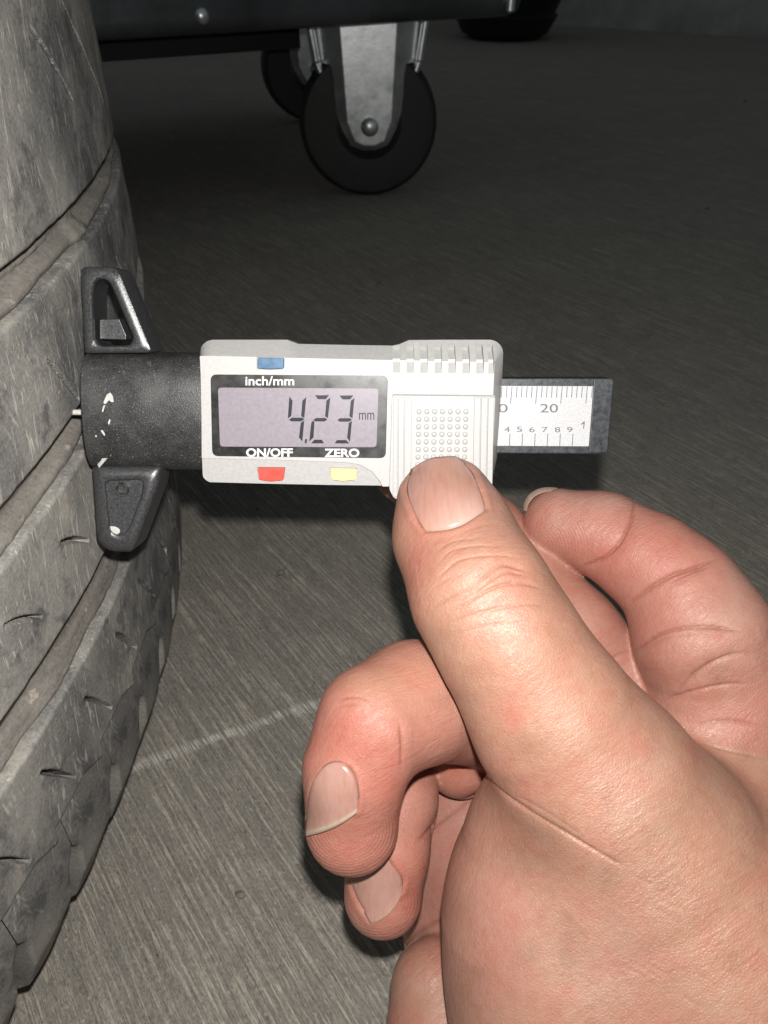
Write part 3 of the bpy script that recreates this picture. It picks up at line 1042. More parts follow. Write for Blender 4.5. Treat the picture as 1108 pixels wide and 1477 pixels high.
# chains: (u, v, depth mm, radius px)
CHAINS = {
    'thumb': (5., [(642, 727, 144.0, 69), (655, 775, 139, 80), (693, 858, 131, 93), (742, 942, 129, 97), (798, 1036, 130, 112), (862, 1130, 133, 136), (930, 1235, 137, 165), (1010, 1360, 139, 200), (1150, 1560, 140, 270)]),
    'thenar': (8., [(800, 1195, 141, 118), (812, 1300, 143, 160), (840, 1420, 144, 185), (900, 1580, 146, 230)]),
    'wrist': (9., [(1000, 1250, 148, 178), (1075, 1400, 146, 225), (1180, 1600, 145, 265)]),
    'palm': (8., [(1030, 1030, 164, 120), (1100, 1120, 165, 165), (1110, 1300, 168, 190)]),
    'palm_inner': (6., [(730, 1050, 180, 100), (686, 1190, 184, 104), (700, 1330, 183, 112), (900, 1250, 180, 150)]),
    'heel': (5., [(632, 1425, 163, 68), (650, 1510, 160, 88), (740, 1640, 158, 140)]),
    'index': (4., [(806, 755, 166, 51), (872, 772, 163, 57), (938, 812, 158, 67), (985, 852, 154.5, 73), (1012, 915, 153, 93), (1040, 985, 156, 112)]),
    'middle': (4., [(583, 684, 178, 42), (640, 715, 178, 48), (700, 770, 175, 54), (760, 826, 170, 57), (830, 915, 165, 62), (905, 1010, 166, 75), (985, 1080, 168, 95)]),
    'ring': (3.2, [(508, 1192, 139, 67), (512, 1110, 136, 70), (541, 1042, 137, 79), (598, 1014, 143, 85), (660, 1008, 152, 84), (740, 1030, 166, 90)]),
    'little': (3., [(553, 1292, 153, 57), (560, 1225, 153, 56), (580, 1155, 158, 48), (588, 1090, 167, 46)]),
    'inner': (3., [(654, 1060, 164, 50), (664, 1098, 166, 47), (720, 1060, 168, 60)]),
}
BLEND = [('thumb', 'thenar', 5.0), ('thumb', 'wrist', 9.), ('thenar', 'wrist', 9.)]
GI = {k: i for i, k in enumerate(CHAINS)}


def smin(a, b, k):
    h = np.clip(.5 + .5 * (b - a) / k, 0, 1)
    return b + (a - b) * h - k * h * (1 - h)


def chain_field(pts, k):
    f = np.full(N3, 60., np.float32)
    C = [(cmm(u, v, d), r / F * d) for u, v, d, r in pts]
    for (a, ra), (b, rb) in zip(C[:-1], C[1:]):
        lo = np.minimum(a - ra, b - rb) - 9; hi = np.maximum(a + ra, b + rb) + 9
        i0 = np.clip(((lo - LO) / VX).astype(int), 0, N3); i1 = np.clip(((hi - LO) / VX).astype(int) + 1, 0, N3)
        if np.any(i1 <= i0): continue
        g = [((LO[c] + VX * np.arange(i0[c], i1[c])).astype(np.float32)) for c in range(3)]
        X, Y, Z = g[0][:, None, None], g[1][None, :, None], g[2][None, None, :]
        d = b - a; dd = float(d @ d)
        t = np.clip(((X - a[0]) * d[0] + (Y - a[1]) * d[1] + (Z - a[2]) * d[2]) / dd, 0, 1)
        q = np.sqrt((X - a[0] - t * d[0]) ** 2 + (Y - a[1] - t * d[1]) ** 2 + (Z - a[2] - t * d[2]) ** 2) - (ra + (rb - ra) * t)
        sl = tuple(slice(i0[c], i1[c]) for c in range(3))
        f[sl] = smin(f[sl], q.astype(np.float32), k)
    return f


fields = {}
tot = None
lab = np.zeros(N3, np.int8); best = np.full(N3, 99., np.float32)
KS = {'thenar': 2.6, 'wrist': 9., 'palm': 5., 'palm_inner': 4., 'heel': 1.2, 'index': 5., 'middle': .8, 'ring': 1.0, 'little': .9, 'inner': 1.0, 'thumb': 1}
for name in ('palm', 'palm_inner', 'index', 'wrist', 'thumb', 'thenar', 'middle', 'heel', 'inner', 'ring', 'little'):
    k, pts = CHAINS[name]
    f = chain_field(pts, k)
    m = f < best
    lab[m] = GI[name]; best[m] = f[m]
    if name in ('thumb', 'thenar', 'wrist', 'heel', 'palm', 'palm_inner', 'index'):
        kk = {'thumb': 3.0, 'thenar': 6.0, 'wrist': 12., 'heel': 2.0, 'palm': 5, 'palm_inner': 5, 'index': 5.5}[name]
    else:
        kk = KS[name]
    tot = f if tot is None else smin(tot, f, kk)
del best, f, m
# rest on the gauge: the thumb pad is pressed flat on the grip, the middle finger flat on the back
gp = [((LO[c] + VX * np.arange(N3[c])).astype(np.float32)) for c in range(3)]
gOc = AX @ (GO - CAMP) * 1000
zl_ = (gp[0][:, None, None] - gOc[0]) * gz[0] + (gp[1][None, :, None] - gOc[1]) * gz[1] + (gp[2][None, None, :] - gOc[2]) * gz[2]
thumbish = np.isin(lab, [GI['thumb']])
cutT = np.where(thumbish & (zl_ > -7), .75 - zl_, -99)
tot = np.maximum(tot, cutT)
midish = np.isin(lab, [GI['middle']])
xl_ = (gp[0][:, None, None] - gOc[0])
cutM = np.where(midish & (xl_ < 29), zl_ + 13.6, -99)
yl_ = (gp[0][:, None, None] - gOc[0]) * gu[0] + (gp[1][None, :, None] - gOc[1]) * gu[1] + (gp[2][None, None, :] - gOc[2]) * gu[2]
cutM = np.where(yl_ > -14.9, cutM, -99)
tot = np.maximum(tot, cutM)
del zl_, thumbish, cutT, midish, cutM, yl_
# close the open end
for c in range(3):
    e = gp[c]
    b_ = np.maximum(LO[c] + 1.5 - e, e - (HI[c] - 1.5)).astype(np.float32)
    sh = [1, 1, 1]; sh[c] = -1
    tot = np.maximum(tot, b_.reshape(sh))


def surface_nets(f):
    s = f < 0
    c = [s[i:f.shape[0] - 1 + i, j:f.shape[1] - 1 + j, k:f.shape[2] - 1 + k] for i in (0, 1) for j in (0, 1) for k in (0, 1)]
    cnt = np.zeros(c[0].shape, np.int8)
    for x in c: cnt += x
    act = (cnt > 0) & (cnt < 8)
    I = np.argwhere(act)
    vid = np.full(act.shape, -1, np.int32); vid[act] = np.arange(len(I))
    acc = np.zeros((len(I), 3)); n = np.zeros(len(I))
    cor = [(i, j, k) for i in (0, 1) for j in (0, 1) for k in (0, 1)]
    val = {q: f[I[:, 0] + q[0], I[:, 1] + q[1], I[:, 2] + q[2]] for q in cor}
    for a in cor:
        for ax in range(3):
            if a[ax] == 0:
                b = list(a); b[ax] = 1; b = tuple(b)
                va, vb = val[a], val[b]
                m = (va < 0) != (vb < 0)
                t = np.where(m, va / (va - vb + 1e-20), 0)
                p = np.array(a, float)[None] + np.zeros((len(I), 3)); p[:, ax] = t
                acc += p * m[:, None]; n += m
    V = I + acc / n[:, None]
    Q = []
    for ax in range(3):
        a1, a2 = (ax + 1) % 3, (ax + 2) % 3
        s0 = s; sl0 = [slice(None)] * 3; sl1 = [slice(None)] * 3
        sl0[ax] = slice(0, -1); sl1[ax] = slice(1, None)
        ch = s[tuple(sl0)] != s[tuple(sl1)]
        E = np.argwhere(ch)
        E = E[(E[:, a1] > 0) & (E[:, a2] > 0) & (E[:, a1] < f.shape[a1] - 1) & (E[:, a2] < f.shape[a2] - 1)]
        ins = s[E[:, 0], E[:, 1], E[:, 2]]
        def v(o1, o2):
            J = E.copy(); J[:, a1] -= o1; J[:, a2] -= o2
            return vid[J[:, 0], J[:, 1], J[:, 2]]
        q = np.stack([v(1, 1), v(0, 1), v(0, 0), v(1, 0)], 1)
        q[~ins] = q[~ins][:, ::-1]
        Q.append(q)
    return V, np.concatenate(Q), I


V, Q, I = surface_nets(tot)
vl = lab[I[:, 0], I[:, 1], I[:, 2]]
V = LO + V * VX
# keep the one connected body, relax the stair-steps
def relax(V, Q, it=3, lam=.5):
    e = np.concatenate([Q[:, [0, 1]], Q[:, [1, 2]], Q[:, [2, 3]], Q[:, [3, 0]]])
    n = np.bincount(e[:, 0], minlength=len(V)) + np.bincount(e[:, 1], minlength=len(V))
    for _ in range(it):
        acc = np.stack([np.bincount(e[:, 0], V[e[:, 1], c], len(V)) + np.bincount(e[:, 1], V[e[:, 0], c], len(V)) for c in range(3)], 1)
        V = V + lam * (acc / np.maximum(n, 1)[:, None] - V)
    return V
V = relax(V, Q, 4, .5)


def normals(V, Q):
    n = np.cross(V[Q[:, 2]] - V[Q[:, 0]], V[Q[:, 3]] - V[Q[:, 1]])
    out = np.zeros_like(V)
    for k in range(4):
        for c in range(3):
            out[:, c] += np.bincount(Q[:, k], n[:, c], len(V))
    return out / (np.linalg.norm(out, axis=1)[:, None] + 1e-12)


def subdivide(V, Q, lab):
    """one linear quad split"""
    nv = len(V)
    e = np.sort(np.concatenate([Q[:, [0, 1]], Q[:, [1, 2]], Q[:, [2, 3]], Q[:, [3, 0]]]), 1)
    u, inv = np.unique(e[:, 0].astype(np.int64) * nv + e[:, 1], return_inverse=True)
    ea, eb = u // nv, u % nv
    VE = (V[ea] + V[eb]) / 2; VF = V[Q].mean(1)
    m = len(Q); ei = inv.reshape(4, m).T + nv; fi = np.arange(m) + nv + len(u)
    Q2 = np.concatenate([np.stack([Q[:, k], ei[:, k], fi, ei[:, (k + 3) % 4]], 1) for k in range(4)])
    return np.concatenate([V, VE, VF]), Q2, np.concatenate([lab, lab[ea], lab[Q[:, 0]]])


# only the part in view needs the finer mesh; splitting it all keeps the topology simple
V, Q, vl = subdivide(V, Q, vl)
V = relax(V, Q, 3, .5)
NN = normals(V, Q)


def pix(V):
    return np.stack([554 + F * V[:, 0] / -V[:, 2], 738.5 - F * V[:, 1] / -V[:, 2]], 1)


def poly_dist(uv, pts):
    d = np.full(len(uv), 1e9)
    for (ax, ay), (bx, by) in zip(pts[:-1], pts[1:]):
        dx, dy = bx - ax, by - ay
        t = np.clip(((uv[:, 0] - ax) * dx + (uv[:, 1] - ay) * dy) / (dx * dx + dy * dy + 1e-9), 0, 1)
        d = np.minimum(d, np.hypot(uv[:, 0] - ax - t * dx, uv[:, 1] - ay - t * dy))
    return d


def curve(pts, n=6):
    """Catmull-Rom through the points"""
    p = [np.array(q, float) for q in pts]
    p = [2 * p[0] - p[1]] + p + [2 * p[-1] - p[-2]]
    out = []
    for i in range(1, len(p) - 2):
        for t in np.linspace(0, 1, n, endpoint=False):
            a, b, c, d = p[i - 1:i + 3]
            out.append(tuple(.5 * (2 * b + (c - a) * t + (2 * a - 5 * b + 4 * c - d) * t * t + (3 * b - a - 3 * c + d) * t ** 3)))
    out.append(tuple(p[-2]))
    return out


T_ = np.zeros(len(V))
UV = pix(V)
FRONT = (NN * -V).sum(1) > 0            # faces the phone


def crease(names, pts, w, depth, ridge=.1):
    ids = [GI[x] for x in names]
    c = curve(pts)
    a = np.array(c); lo = a.min(0) - w * 5; hi = a.max(0) + w * 5
    m = FRONT & np.isin(vl, ids) & (UV[:, 0] > lo[0]) & (UV[:, 0] < hi[0]) & (UV[:, 1] > lo[1]) & (UV[:, 1] < hi[1])
    ix = np.where(m)[0]
    if not len(ix): return
    d = poly_dist(UV[ix], c)
    ends = np.minimum(np.hypot(*(UV[ix] - a[0]).T), np.hypot(*(UV[ix] - a[-1]).T))
    fade = np.clip(ends / (w * 9), .1, 1) * (.85 + .15 * np.sin(UV[ix, 0] * .05 + UV[ix, 1] * .04))
    amt = -depth * np.exp(-(np.abs(d) / (w * .75)) ** 1.3) + ridge * depth * np.exp(-((d - 4 * w) / (3 * w)) ** 2)
    if depth > .5: amt = amt * .7 - .5 * depth * np.exp(-(d / (4.5 * w)) ** 2)
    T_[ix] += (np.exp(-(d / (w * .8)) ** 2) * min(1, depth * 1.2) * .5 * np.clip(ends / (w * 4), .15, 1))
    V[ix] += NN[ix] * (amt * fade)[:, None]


# thumb joint wrinkles
TH = ['thumb']
crease(TH, [(622, 880), (647, 864), (681, 848), (699, 833), (716, 818), (733, 815), (766, 826)], 2.6, .55)
crease(TH, [(644, 870), (681, 857), (707, 837), (733, 825), (761, 831)], 2.2, .42)
crease(TH, [(650, 884), (712, 848), (755, 842), (785, 850)], 2.4, .42)
crease(TH, [(645, 900), (699, 882), (755, 872), (790, 874)], 2.2, .28)
crease(TH, [(655, 915), (705, 902), (760, 892)], 2.2, .16)
crease(TH, [(631, 835), (664, 807), (720, 801), (752, 806)], 2.2, .26)
crease(TH, [(628, 818), (650, 795), (690, 787), (728, 790)], 2.0, .17)
crease(TH, [(626, 800), (650, 782), (690, 776)], 1.8, .14)
crease(TH, [(618, 855), (640, 838), (668, 826)], 2.0, .16)
crease(TH, [(676, 842), (690, 828), (697, 815)], 1.8, .25)
for k in range(12):
    u = 600 + k * 3.2
    crease(TH, [(u, 800 + k * 3), (u + 4, 835 + k * 3), (u + 12, 872 + k * 3)], 1.5, .06)
# fold between thumb and ball, palm lines, finger joint creases
crease(['thumb', 'thenar', 'wrist'], [(695, 1113), (720, 1140), (760, 1168), (800, 1192), (850, 1222), (900, 1250)], 3.0, .45, .1)
crease(['thumb', 'thenar', 'wrist'], [(740, 1145), (790, 1172), (840, 1205)], 2.4, .14)
crease(['index'], [(917, 716), (912, 745), (893, 782), (868, 806), (838, 818)], 3.0, .9)
crease(['index'], [(1042, 803), (1010, 815), (968, 830), (935, 850), (906, 873)], 4.0, 1.0)
crease(['index'], [(1035, 812), (1000, 824), (960, 842)], 2.2, .25)
crease(['index', 'palm'], [(912, 942), (945, 918), (985, 906), (1035, 905), (1075, 912)], 3.6, .75)
crease(['index', 'palm'], [(925, 938), (960, 920), (1010, 913)], 2.0, .2)
crease(['palm', 'index', 'wrist', 'thumb'], [(975, 1000), (1000, 975), (1030, 955), (1060, 944), (1090, 940)], 3.6, .6)
crease(['palm', 'index', 'wrist', 'thumb'], [(952, 1012), (990, 1000), (1040, 988), (1085, 985)], 3.0, .4)
crease(['palm', 'index', 'wrist', 'thumb'], [(1000, 1045), (1050, 1040), (1108, 1050)], 3.0, .3)
crease(['palm', 'index', 'wrist', 'thumb'], [(1010, 1072), (1060, 1085), (1108, 1095)], 2.5, .22)
crease(['middle'], [(866, 962), (888, 948), (908, 938)], 2.6, .4)
crease(['ring'], [(484, 1012), (500, 1006), (520, 1006), (535, 1014)], 2.4, .3)
crease(['ring'], [(480, 1024), (500, 1016), (525, 1018)], 2.0, .2)
crease(['ring'], [(576, 1040), (580, 1075), (578, 1112)], 3.0, .5)
crease(['palm_inner', 'inner', 'little', 'heel'], [(600, 1216), (630, 1190), (665, 1165), (700, 1135)], 3.0, .7)
crease(['palm_inner', 'heel'], [(570, 1380), (600, 1345), (650, 1320)], 3.5, .6)
for k in range(5):
    crease(['heel'], [(596 + k * 11, 1412 + k * 14), (622 + k * 9, 1385 + k * 14), (648 + k * 6, 1362 + k * 14)], 1.8, .10)
# dressed skin lines over the back of the hand
for k in range(22):
    u = 800 + rng.random() * 280; v = 1130 + rng.random() * 320
    crease(['thumb', 'thenar', 'wrist'], [(u, v), (u + 22, v + 10 + rng.random() * 8), (u + 46, v + 24 + rng.random() * 8)], 2.0, .05 + .05 * rng.random())
# finger-pad print ridges
def prints(name, cx, cy, r0, r1, pitch, amp):
    ix = np.where(FRONT & (vl == GI[name]))[0]
    d = np.hypot((UV[ix, 0] - cx), (UV[ix, 1] - cy) * 1.1)
    V[ix] += NN[ix] * (amp * np.sin(d / pitch * 2 * math.pi) * np.clip((r1 - d) / 12, 0, 1) * np.clip((d - r0) / 12, 0, 1))[:, None]


# nail folds ---------------------------------------------------------------
NAILS = {
    'thumb': dict(L=[(612, 768), (598, 748), (587, 722), (583, 698), (592, 676), (610, 663)], Rr=[(703, 735), (697, 711), (689, 692), (682, 678), (672, 667), (657, 661)], base=9, tip=-1.5, lab='thumbnail seen end on with a pale half moon'),
    'ring': dict(L=[(461, 1118), (452, 1132), (447, 1155), (444, 1180), (446, 1205)], Rr=[(495, 1103), (507, 1112), (514, 1128), (517, 1150), (515, 1168)], base=-9, tip=4, lab='nail of the upper curled finger with a thin white free edge'),
    'little': dict(L=[(503, 1268), (510, 1288), (520, 1308), (535, 1330)], Rr=[(556, 1232), (572, 1254), (583, 1270), (578, 1288)], base=0, tip=9, lab='nail of the lower curled finger, partly under the finger above'),
    'index': dict(L=[(800, 706), (788, 704), (775, 708), (763, 717)], Rr=[(800, 710), (790, 711), (778, 716), (765, 726)], base=0, tip=0, lab='nail of the raised forefinger seen edge on'),
}
V0 = V.copy()
for nm_, nd_ in NAILS.items():
    if nm_ in ('index',): continue
    Lc, Rc = curve(nd_['L']), curve(nd_['Rr'])
    base = curve([Lc[0], ((Lc[0][0] + Rc[0][0]) / 2 + (0 if nm_ != 'thumb' else 2), (Lc[0][1] + Rc[0][1]) / 2 + nd_['base']), Rc[0]])
    ring_ = Lc[::-1] + base + Rc
    ix = np.where(FRONT & (vl == GI[nm_]))[0]
    d = poly_dist(UV[ix], ring_)
    # inside test: polygon
    pg = np.array(Lc + [q for q in Rc[::-1]] + base[::-1])
    ins = np.zeros(len(ix), bool)
    x, y = UV[ix, 0], UV[ix, 1]
    for i in range(len(pg)):
        x0, y0 = pg[i - 1]; x1, y1 = pg[i]
        c_ = ((y0 > y) != (y1 > y)) & (x < (x1 - x0) * (y - y0) / (y1 - y0 + 1e-12) + x0)
        ins ^= c_
    up = np.where(ins, -.5 * np.clip(d / 3, 0, 1), .16 * np.exp(-((d - 4.5) / 5) ** 2) - .16 * np.exp(-(d / 1.8) ** 2))
    V[ix] += NN[ix] * up[:, None]
prints('ring', 500, 1195, 20, 90, 4.6, .035)
prints('index', 770, 790, 10, 85, 4.6, .04)
prints('little', 545, 1300, 30, 70, 4.6, .03)

# skin tint (linear): tan back of the hand, pinker palm side and finger ends
BASE = np.array([.330, .194, .140])
T = np.tile(BASE, (len(V), 1))
PINK = np.array([.350, .170, .134]); RED = np.array([.360, .140, .108]); PALE = np.array([.365, .228, .178]); BROWN = np.array([.20, .118, .078]); YEL = np.array([.345, .215, .145])
def isl(*n): return np.isin(vl, [GI[k] for k in n])
T[isl('index', 'middle', 'ring', 'little', 'inner')] = PINK * .8 + BASE * .2
T[isl('palm', 'palm_inner', 'heel')] = np.array([.345, .184, .148])
def blob(u, v, ru, rv, col, wgt, *names):
    m = np.exp(-(((UV[:, 0] - u) / ru) ** 2 + ((UV[:, 1] - v) / rv) ** 2)) * wgt
    if names: m = m * isl(*names)
    global T
    T = T + (col - T) * m[:, None]
blob(640, 690, 70, 60, PINK, .75, 'thumb')
blob(600, 800, 25, 80, RED, .45, 'thumb')
blob(690, 830, 70, 45, np.array([.355, .185, .135]), .5, 'thumb')
blob(725, 760, 35, 50, np.array([.33, .20, .15]), .5, 'thumb')
blob(500, 1070, 60, 60, RED, .95, 'ring')
blob(555, 1130, 25, 60, RED, .6, 'ring')
blob(500, 1220, 60, 40, RED, .6, 'ring')
blob(580, 980, 90, 40, np.array([.36, .20, .135]), .6, 'ring')
blob(590, 1290, 35, 50, RED, .8, 'little'); blob(560, 1330, 40, 20, PINK, .6, 'little')
blob(870, 790, 100, 60, RED, .55, 'index'); blob(950, 800, 70, 50, RED, .45, 'index')
blob(1020, 880, 90, 70, PINK, .5, 'index')
blob(860, 720, 90, 22, np.array([.36, .24, .2]), .7, 'index'); blob(1070, 870, 40, 90, np.array([.36, .25, .2]), .7, 'index')
blob(665, 1095, 40, 45, np.array([.34, .13, .085]), .8, 'inner')
blob(700, 1330, 80, 190, np.array([.350, .192, .152]), .85, 'thenar', 'thumb')
blob(780, 1210, 60, 45, BROWN, .6, 'thenar', 'thumb')
blob(770, 1075, 40, 30, BROWN, .45, 'thumb')
blob(830, 1330, 25, 60, BROWN, .45, 'thenar')
blob(980, 1180, 60, 130, YEL, .5); blob(1050, 1350, 80, 120, YEL, .4)
blob(900, 1130, 60, 60, PALE, .5); blob(880, 1380, 80, 90, PALE, .5)
blob(620, 1430, 60, 90, np.array([.30, .185, .125]), .6, 'heel')
for _ in range(90):
    u, v = 560 + rng.random() * 540, 700 + rng.random() * 770
    blob(u, v, 8 + 26 * rng.random(), 8 + 26 * rng.random(), [PINK, BROWN, PALE, RED][rng.integers(4)], .3)

T = T * np.array([1.0, .965, .93])
T = T * (1 - np.clip(T_, 0, .6)[:, None] * np.array([.42, .58, .62]))  # darker and redder along the creases
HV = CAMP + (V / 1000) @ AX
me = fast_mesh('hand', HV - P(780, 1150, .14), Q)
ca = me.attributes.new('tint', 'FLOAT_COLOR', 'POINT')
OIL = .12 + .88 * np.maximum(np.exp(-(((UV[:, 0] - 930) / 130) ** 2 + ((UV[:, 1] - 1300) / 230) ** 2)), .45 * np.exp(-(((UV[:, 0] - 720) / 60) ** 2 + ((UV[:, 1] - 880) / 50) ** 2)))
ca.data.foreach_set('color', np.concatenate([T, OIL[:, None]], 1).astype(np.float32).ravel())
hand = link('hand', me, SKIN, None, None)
hand.location = P(780, 1150, .14)
prop(hand, 'bare right hand pinching the gauge between thumb and a finger behind it', 'hand')
print('hand verts', len(V))

# nails: curved plates lying on the finger ends
HVL = [tuple(p) for p in (CAMP + (V0 / 1000) @ AX)]
for nm_, nd_ in NAILS.items():
    if nm_ == 'index': continue
    bvh = BVHTree.FromPolygons(HVL, Q[vl[Q[:, 0]] == GI[nm_]].tolist())
    Lc, Rc = np.array(curve(nd_['L'], 8)), np.array(curve(nd_['Rr'], 8))
    nj = 22; ni = 19
    def at(c, t):
        x = t * (len(c) - 1); i = min(int(x), len(c) - 2); return c[i] + (c[i + 1] - c[i]) * (x - i)
    G = np.zeros((nj, ni, 3)); Nn = np.zeros((nj, ni, 3)); ok = np.zeros((nj, ni), bool); cf = np.zeros((nj, ni, 3))
    ax_ = (np.array(nd_['L'][-1]) + np.array(nd_['Rr'][-1]) - np.array(nd_['L'][0]) - np.array(nd_['Rr'][0])) / 2
    ax_ = ax_ / (np.linalg.norm(ax_) + 1e-9)
    for j in range(nj):
        t = j / (nj - 1)
        for i in range(ni):
            x = i / (ni - 1)
            q = at(Lc, t) * (1 - x) + at(Rc, t) * x
            bow = 4 * x * (1 - x)
            q = q - ax_ * (nd_['base'] if nm_ == 'thumb' else -nd_['base'] * -1 if False else abs(nd_['base'])) * bow * (1 - t) + ax_ * nd_['tip'] * bow * t
            d = Vector(ray(*q)).normalized()
            hit = bvh.ray_cast(Vector(CAMP), d)
            if hit[0] is not None and (Vector(hit[0]) - Vector(CAMP)).length < .19:
                G[j, i] = hit[0]; Nn[j, i] = hit[1]; ok[j, i] = True
    if ok.mean() < .5: continue
    # fill misses from neighbours, then smooth the plate
    for _ in range(8):
        for j in range(nj):
            for i in range(ni):
                if not ok[j, i]:
                    c_ = [(a, b) for a, b in ((j, i - 1), (j, i + 1), (j - 1, i), (j + 1, i)) if 0 <= a < nj and 0 <= b < ni and ok[a, b]]
                    if c_:
                        G[j, i] = np.mean([G[p] for p in c_], 0); Nn[j, i] = np.mean([Nn[p] for p in c_], 0); ok[j, i] = True
    for _ in range(14):
        E_ = G.copy()
        for a_ in (0, -1):
            E_[1:-1, a_] = (G[:-2, a_] + 2 * G[1:-1, a_] + G[2:, a_]) / 4
            E_[a_, 1:-1] = (G[a_, :-2] + 2 * G[a_, 1:-1] + G[a_, 2:]) / 4
        G = E_
        G2 = G.copy()
        G2[1:-1, 1:-1] = (G[:-2, 1:-1] + G[2:, 1:-1] + G[1:-1, :-2] + G[1:-1, 2:]) / 4
        G = G2
        N2 = Nn.copy(); N2[1:-1, 1:-1] = (Nn[:-2, 1:-1] + Nn[2:, 1:-1] + Nn[1:-1, :-2] + Nn[1:-1, 2:]) / 4
        Nn = N2
    X = np.linspace(0, 1, ni)[None, :]; Tt = np.linspace(0, 1, nj)[:, None]
    up = .00012 + .00020 * (1 - np.abs(2 * X - 1) ** 3) - .00035 * np.clip(1 - Tt / .06, 0, 1) - .00030 * np.clip(1 - np.minimum(X, 1 - X) / .05, 0, 1) * (Tt < .8) + .0003 * np.clip((Tt - .8) / .2, 0, 1)
    if nm_ == 'index': up = up * .3 + .0003
    G = G + Nn / (np.linalg.norm(Nn, axis=2, keepdims=True) + 1e-9) * up[..., None]
    body = np.array([.44, .235, .185]); moon = np.array([.44, .29, .245]); edge = np.array([.42, .33, .24])
    if nm_ == 'thumb':
        body = np.array([.37, .19, .145])
        wgt = np.clip(1 - (Tt + .25 * (2 * X - 1.1) ** 2) / .42, 0, 1) * (.5 + .5 * np.clip(X * 1.5, 0, 1))
        colr = body + (moon - body) * wgt[..., None]
        streak = np.exp(-((X - .68) / .13) ** 2) * np.clip((Tt - .2) / .2, 0, 1) * .4
        colr = colr + (np.array([.36, .20, .13]) - colr) * streak[..., None]
    else:
        wgt = np.clip((Tt - (.90 if nm_ == 'ring' else .95)) / .04, 0, 1) + 0 * X
        colr = (np.array([.315, .165, .130]) + np.array([.04, .035, .03]) * np.exp(-((X - .5) / .3) ** 2)[..., None]) + 0 * Tt[..., None]
        colr = colr + (edge - colr) * wgt[..., None]
    idx = np.arange(nj * ni).reshape(nj, ni)
    QQ = np.stack([idx[:-1, :-1], idx[:-1, 1:], idx[1:, 1:], idx[1:, :-1]], -1).reshape(-1, 4)
    # orient toward the phone
    VV = G.reshape(-1, 3)
    nn_ = np.cross(VV[QQ[0, 2]] - VV[QQ[0, 0]], VV[QQ[0, 3]] - VV[QQ[0, 1]])
    if nn_ @ (CAMP - VV[QQ[0, 0]]) < 0: QQ = QQ[:, ::-1]
    me = fast_mesh('fingernail', VV - np.array(hand.location), QQ)
    ca = me.attributes.new('tint', 'FLOAT_COLOR', 'POINT')
    colr = np.broadcast_to(colr, (nj, ni, 3)).reshape(-1, 3)
    ca.data.foreach_set('color', np.concatenate([colr, np.ones((len(colr), 1))], 1).astype(np.float32).ravel())
    o = link('fingernail', me, NAIL, hand, None)
    o['label'] = nd_['lab']
    m = o.modifiers.new('thick', 'SOLIDIFY'); m.thickness = .0005; m.offset = -1

cv = curve([(755.5, 736), (758, 726), (766, 714.5), (778, 707.5), (790, 704.5), (804, 704)], 5)
bm = bmesh.new()
rows = []
for k, (u, v) in enumerate(cv):
    t = k / (len(cv) - 1)
    c_ = np.array([806, 755.]); o_ = np.array([u, v]) - c_; o_ /= np.linalg.norm(o_)
    th_ = 1.2 + 2.2 * math.sin(math.pi * min(1, max(0, t)))
    q0 = np.array([u, v]) - o_ * 5; q1 = np.array([u, v]) + o_ * (th_ - .6)
    rows.append([bm.verts.new(tuple(P(*q, d) - np.array(hand.location))) for q, d in ((q0, .1635), (q1, .1650), (q1, .1730), (q0, .1730))])
for a, b in zip(rows[:-1], rows[1:]):
    for i in range(4):
        bm.faces.new((a[i], a[(i + 1) % 4], b[(i + 1) % 4], b[i]))
bm.faces.new(rows[0]); bm.faces.new(rows[-1][::-1])
o = from_bm('fingernail', bm, NAIL, hand, 60)
ca = o.data.attributes.new('tint', 'FLOAT_COLOR', 'POINT')
ca.data.foreach_set('color', np.tile(np.array([.42, .30, .24, 1], np.float32), len(o.data.vertices)))
o['label'] = NAILS['index']['lab']

# ================================================================= cart on casters, behind
CZ = .1515
CY = 0.0
e0, e1, e2 = ground(140, 62, CZ), ground(612, 33, CZ), ground(752, 14, CZ)
dirc = (e1 - e0); dirc /= np.linalg.norm(dirc)
cart = empty('cart', Matrix.Translation((e1[0], e1[1], 0)), 'black steel cart on swivelling casters, only its lower edge in view', 'cart')
CO = np.array([e1[0], e1[1], 0])
nrm = np.array([-dirc[1], dirc[0], 0])
if nrm[1] < 0: nrm = -nrm
A = e0 - dirc * .35 - CO; Bp = e1 + dirc * .105 - CO; Cp = e2 - CO
A[2] = Bp[2] = Cp[2] = 0
dep = nrm * .55
bm = bmesh.new()
ring0 = [A, Bp, Bp + dep, A + dep]
add_prism(bm, [(p[0], p[1], CZ) for p in ring0], [(p[0], p[1], .62) for p in ring0])
body = from_bm('cabinet', bm, MAT['cart'], cart, 30)
bevel(body, .012, 3)
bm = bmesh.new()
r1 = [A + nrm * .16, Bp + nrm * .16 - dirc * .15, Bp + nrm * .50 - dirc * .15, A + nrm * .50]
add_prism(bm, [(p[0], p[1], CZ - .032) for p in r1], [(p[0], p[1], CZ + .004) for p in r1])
from_bm('shade_block', bm, MAT['dark'], cart, 30)  # near-black block added as the band of shade under the cart
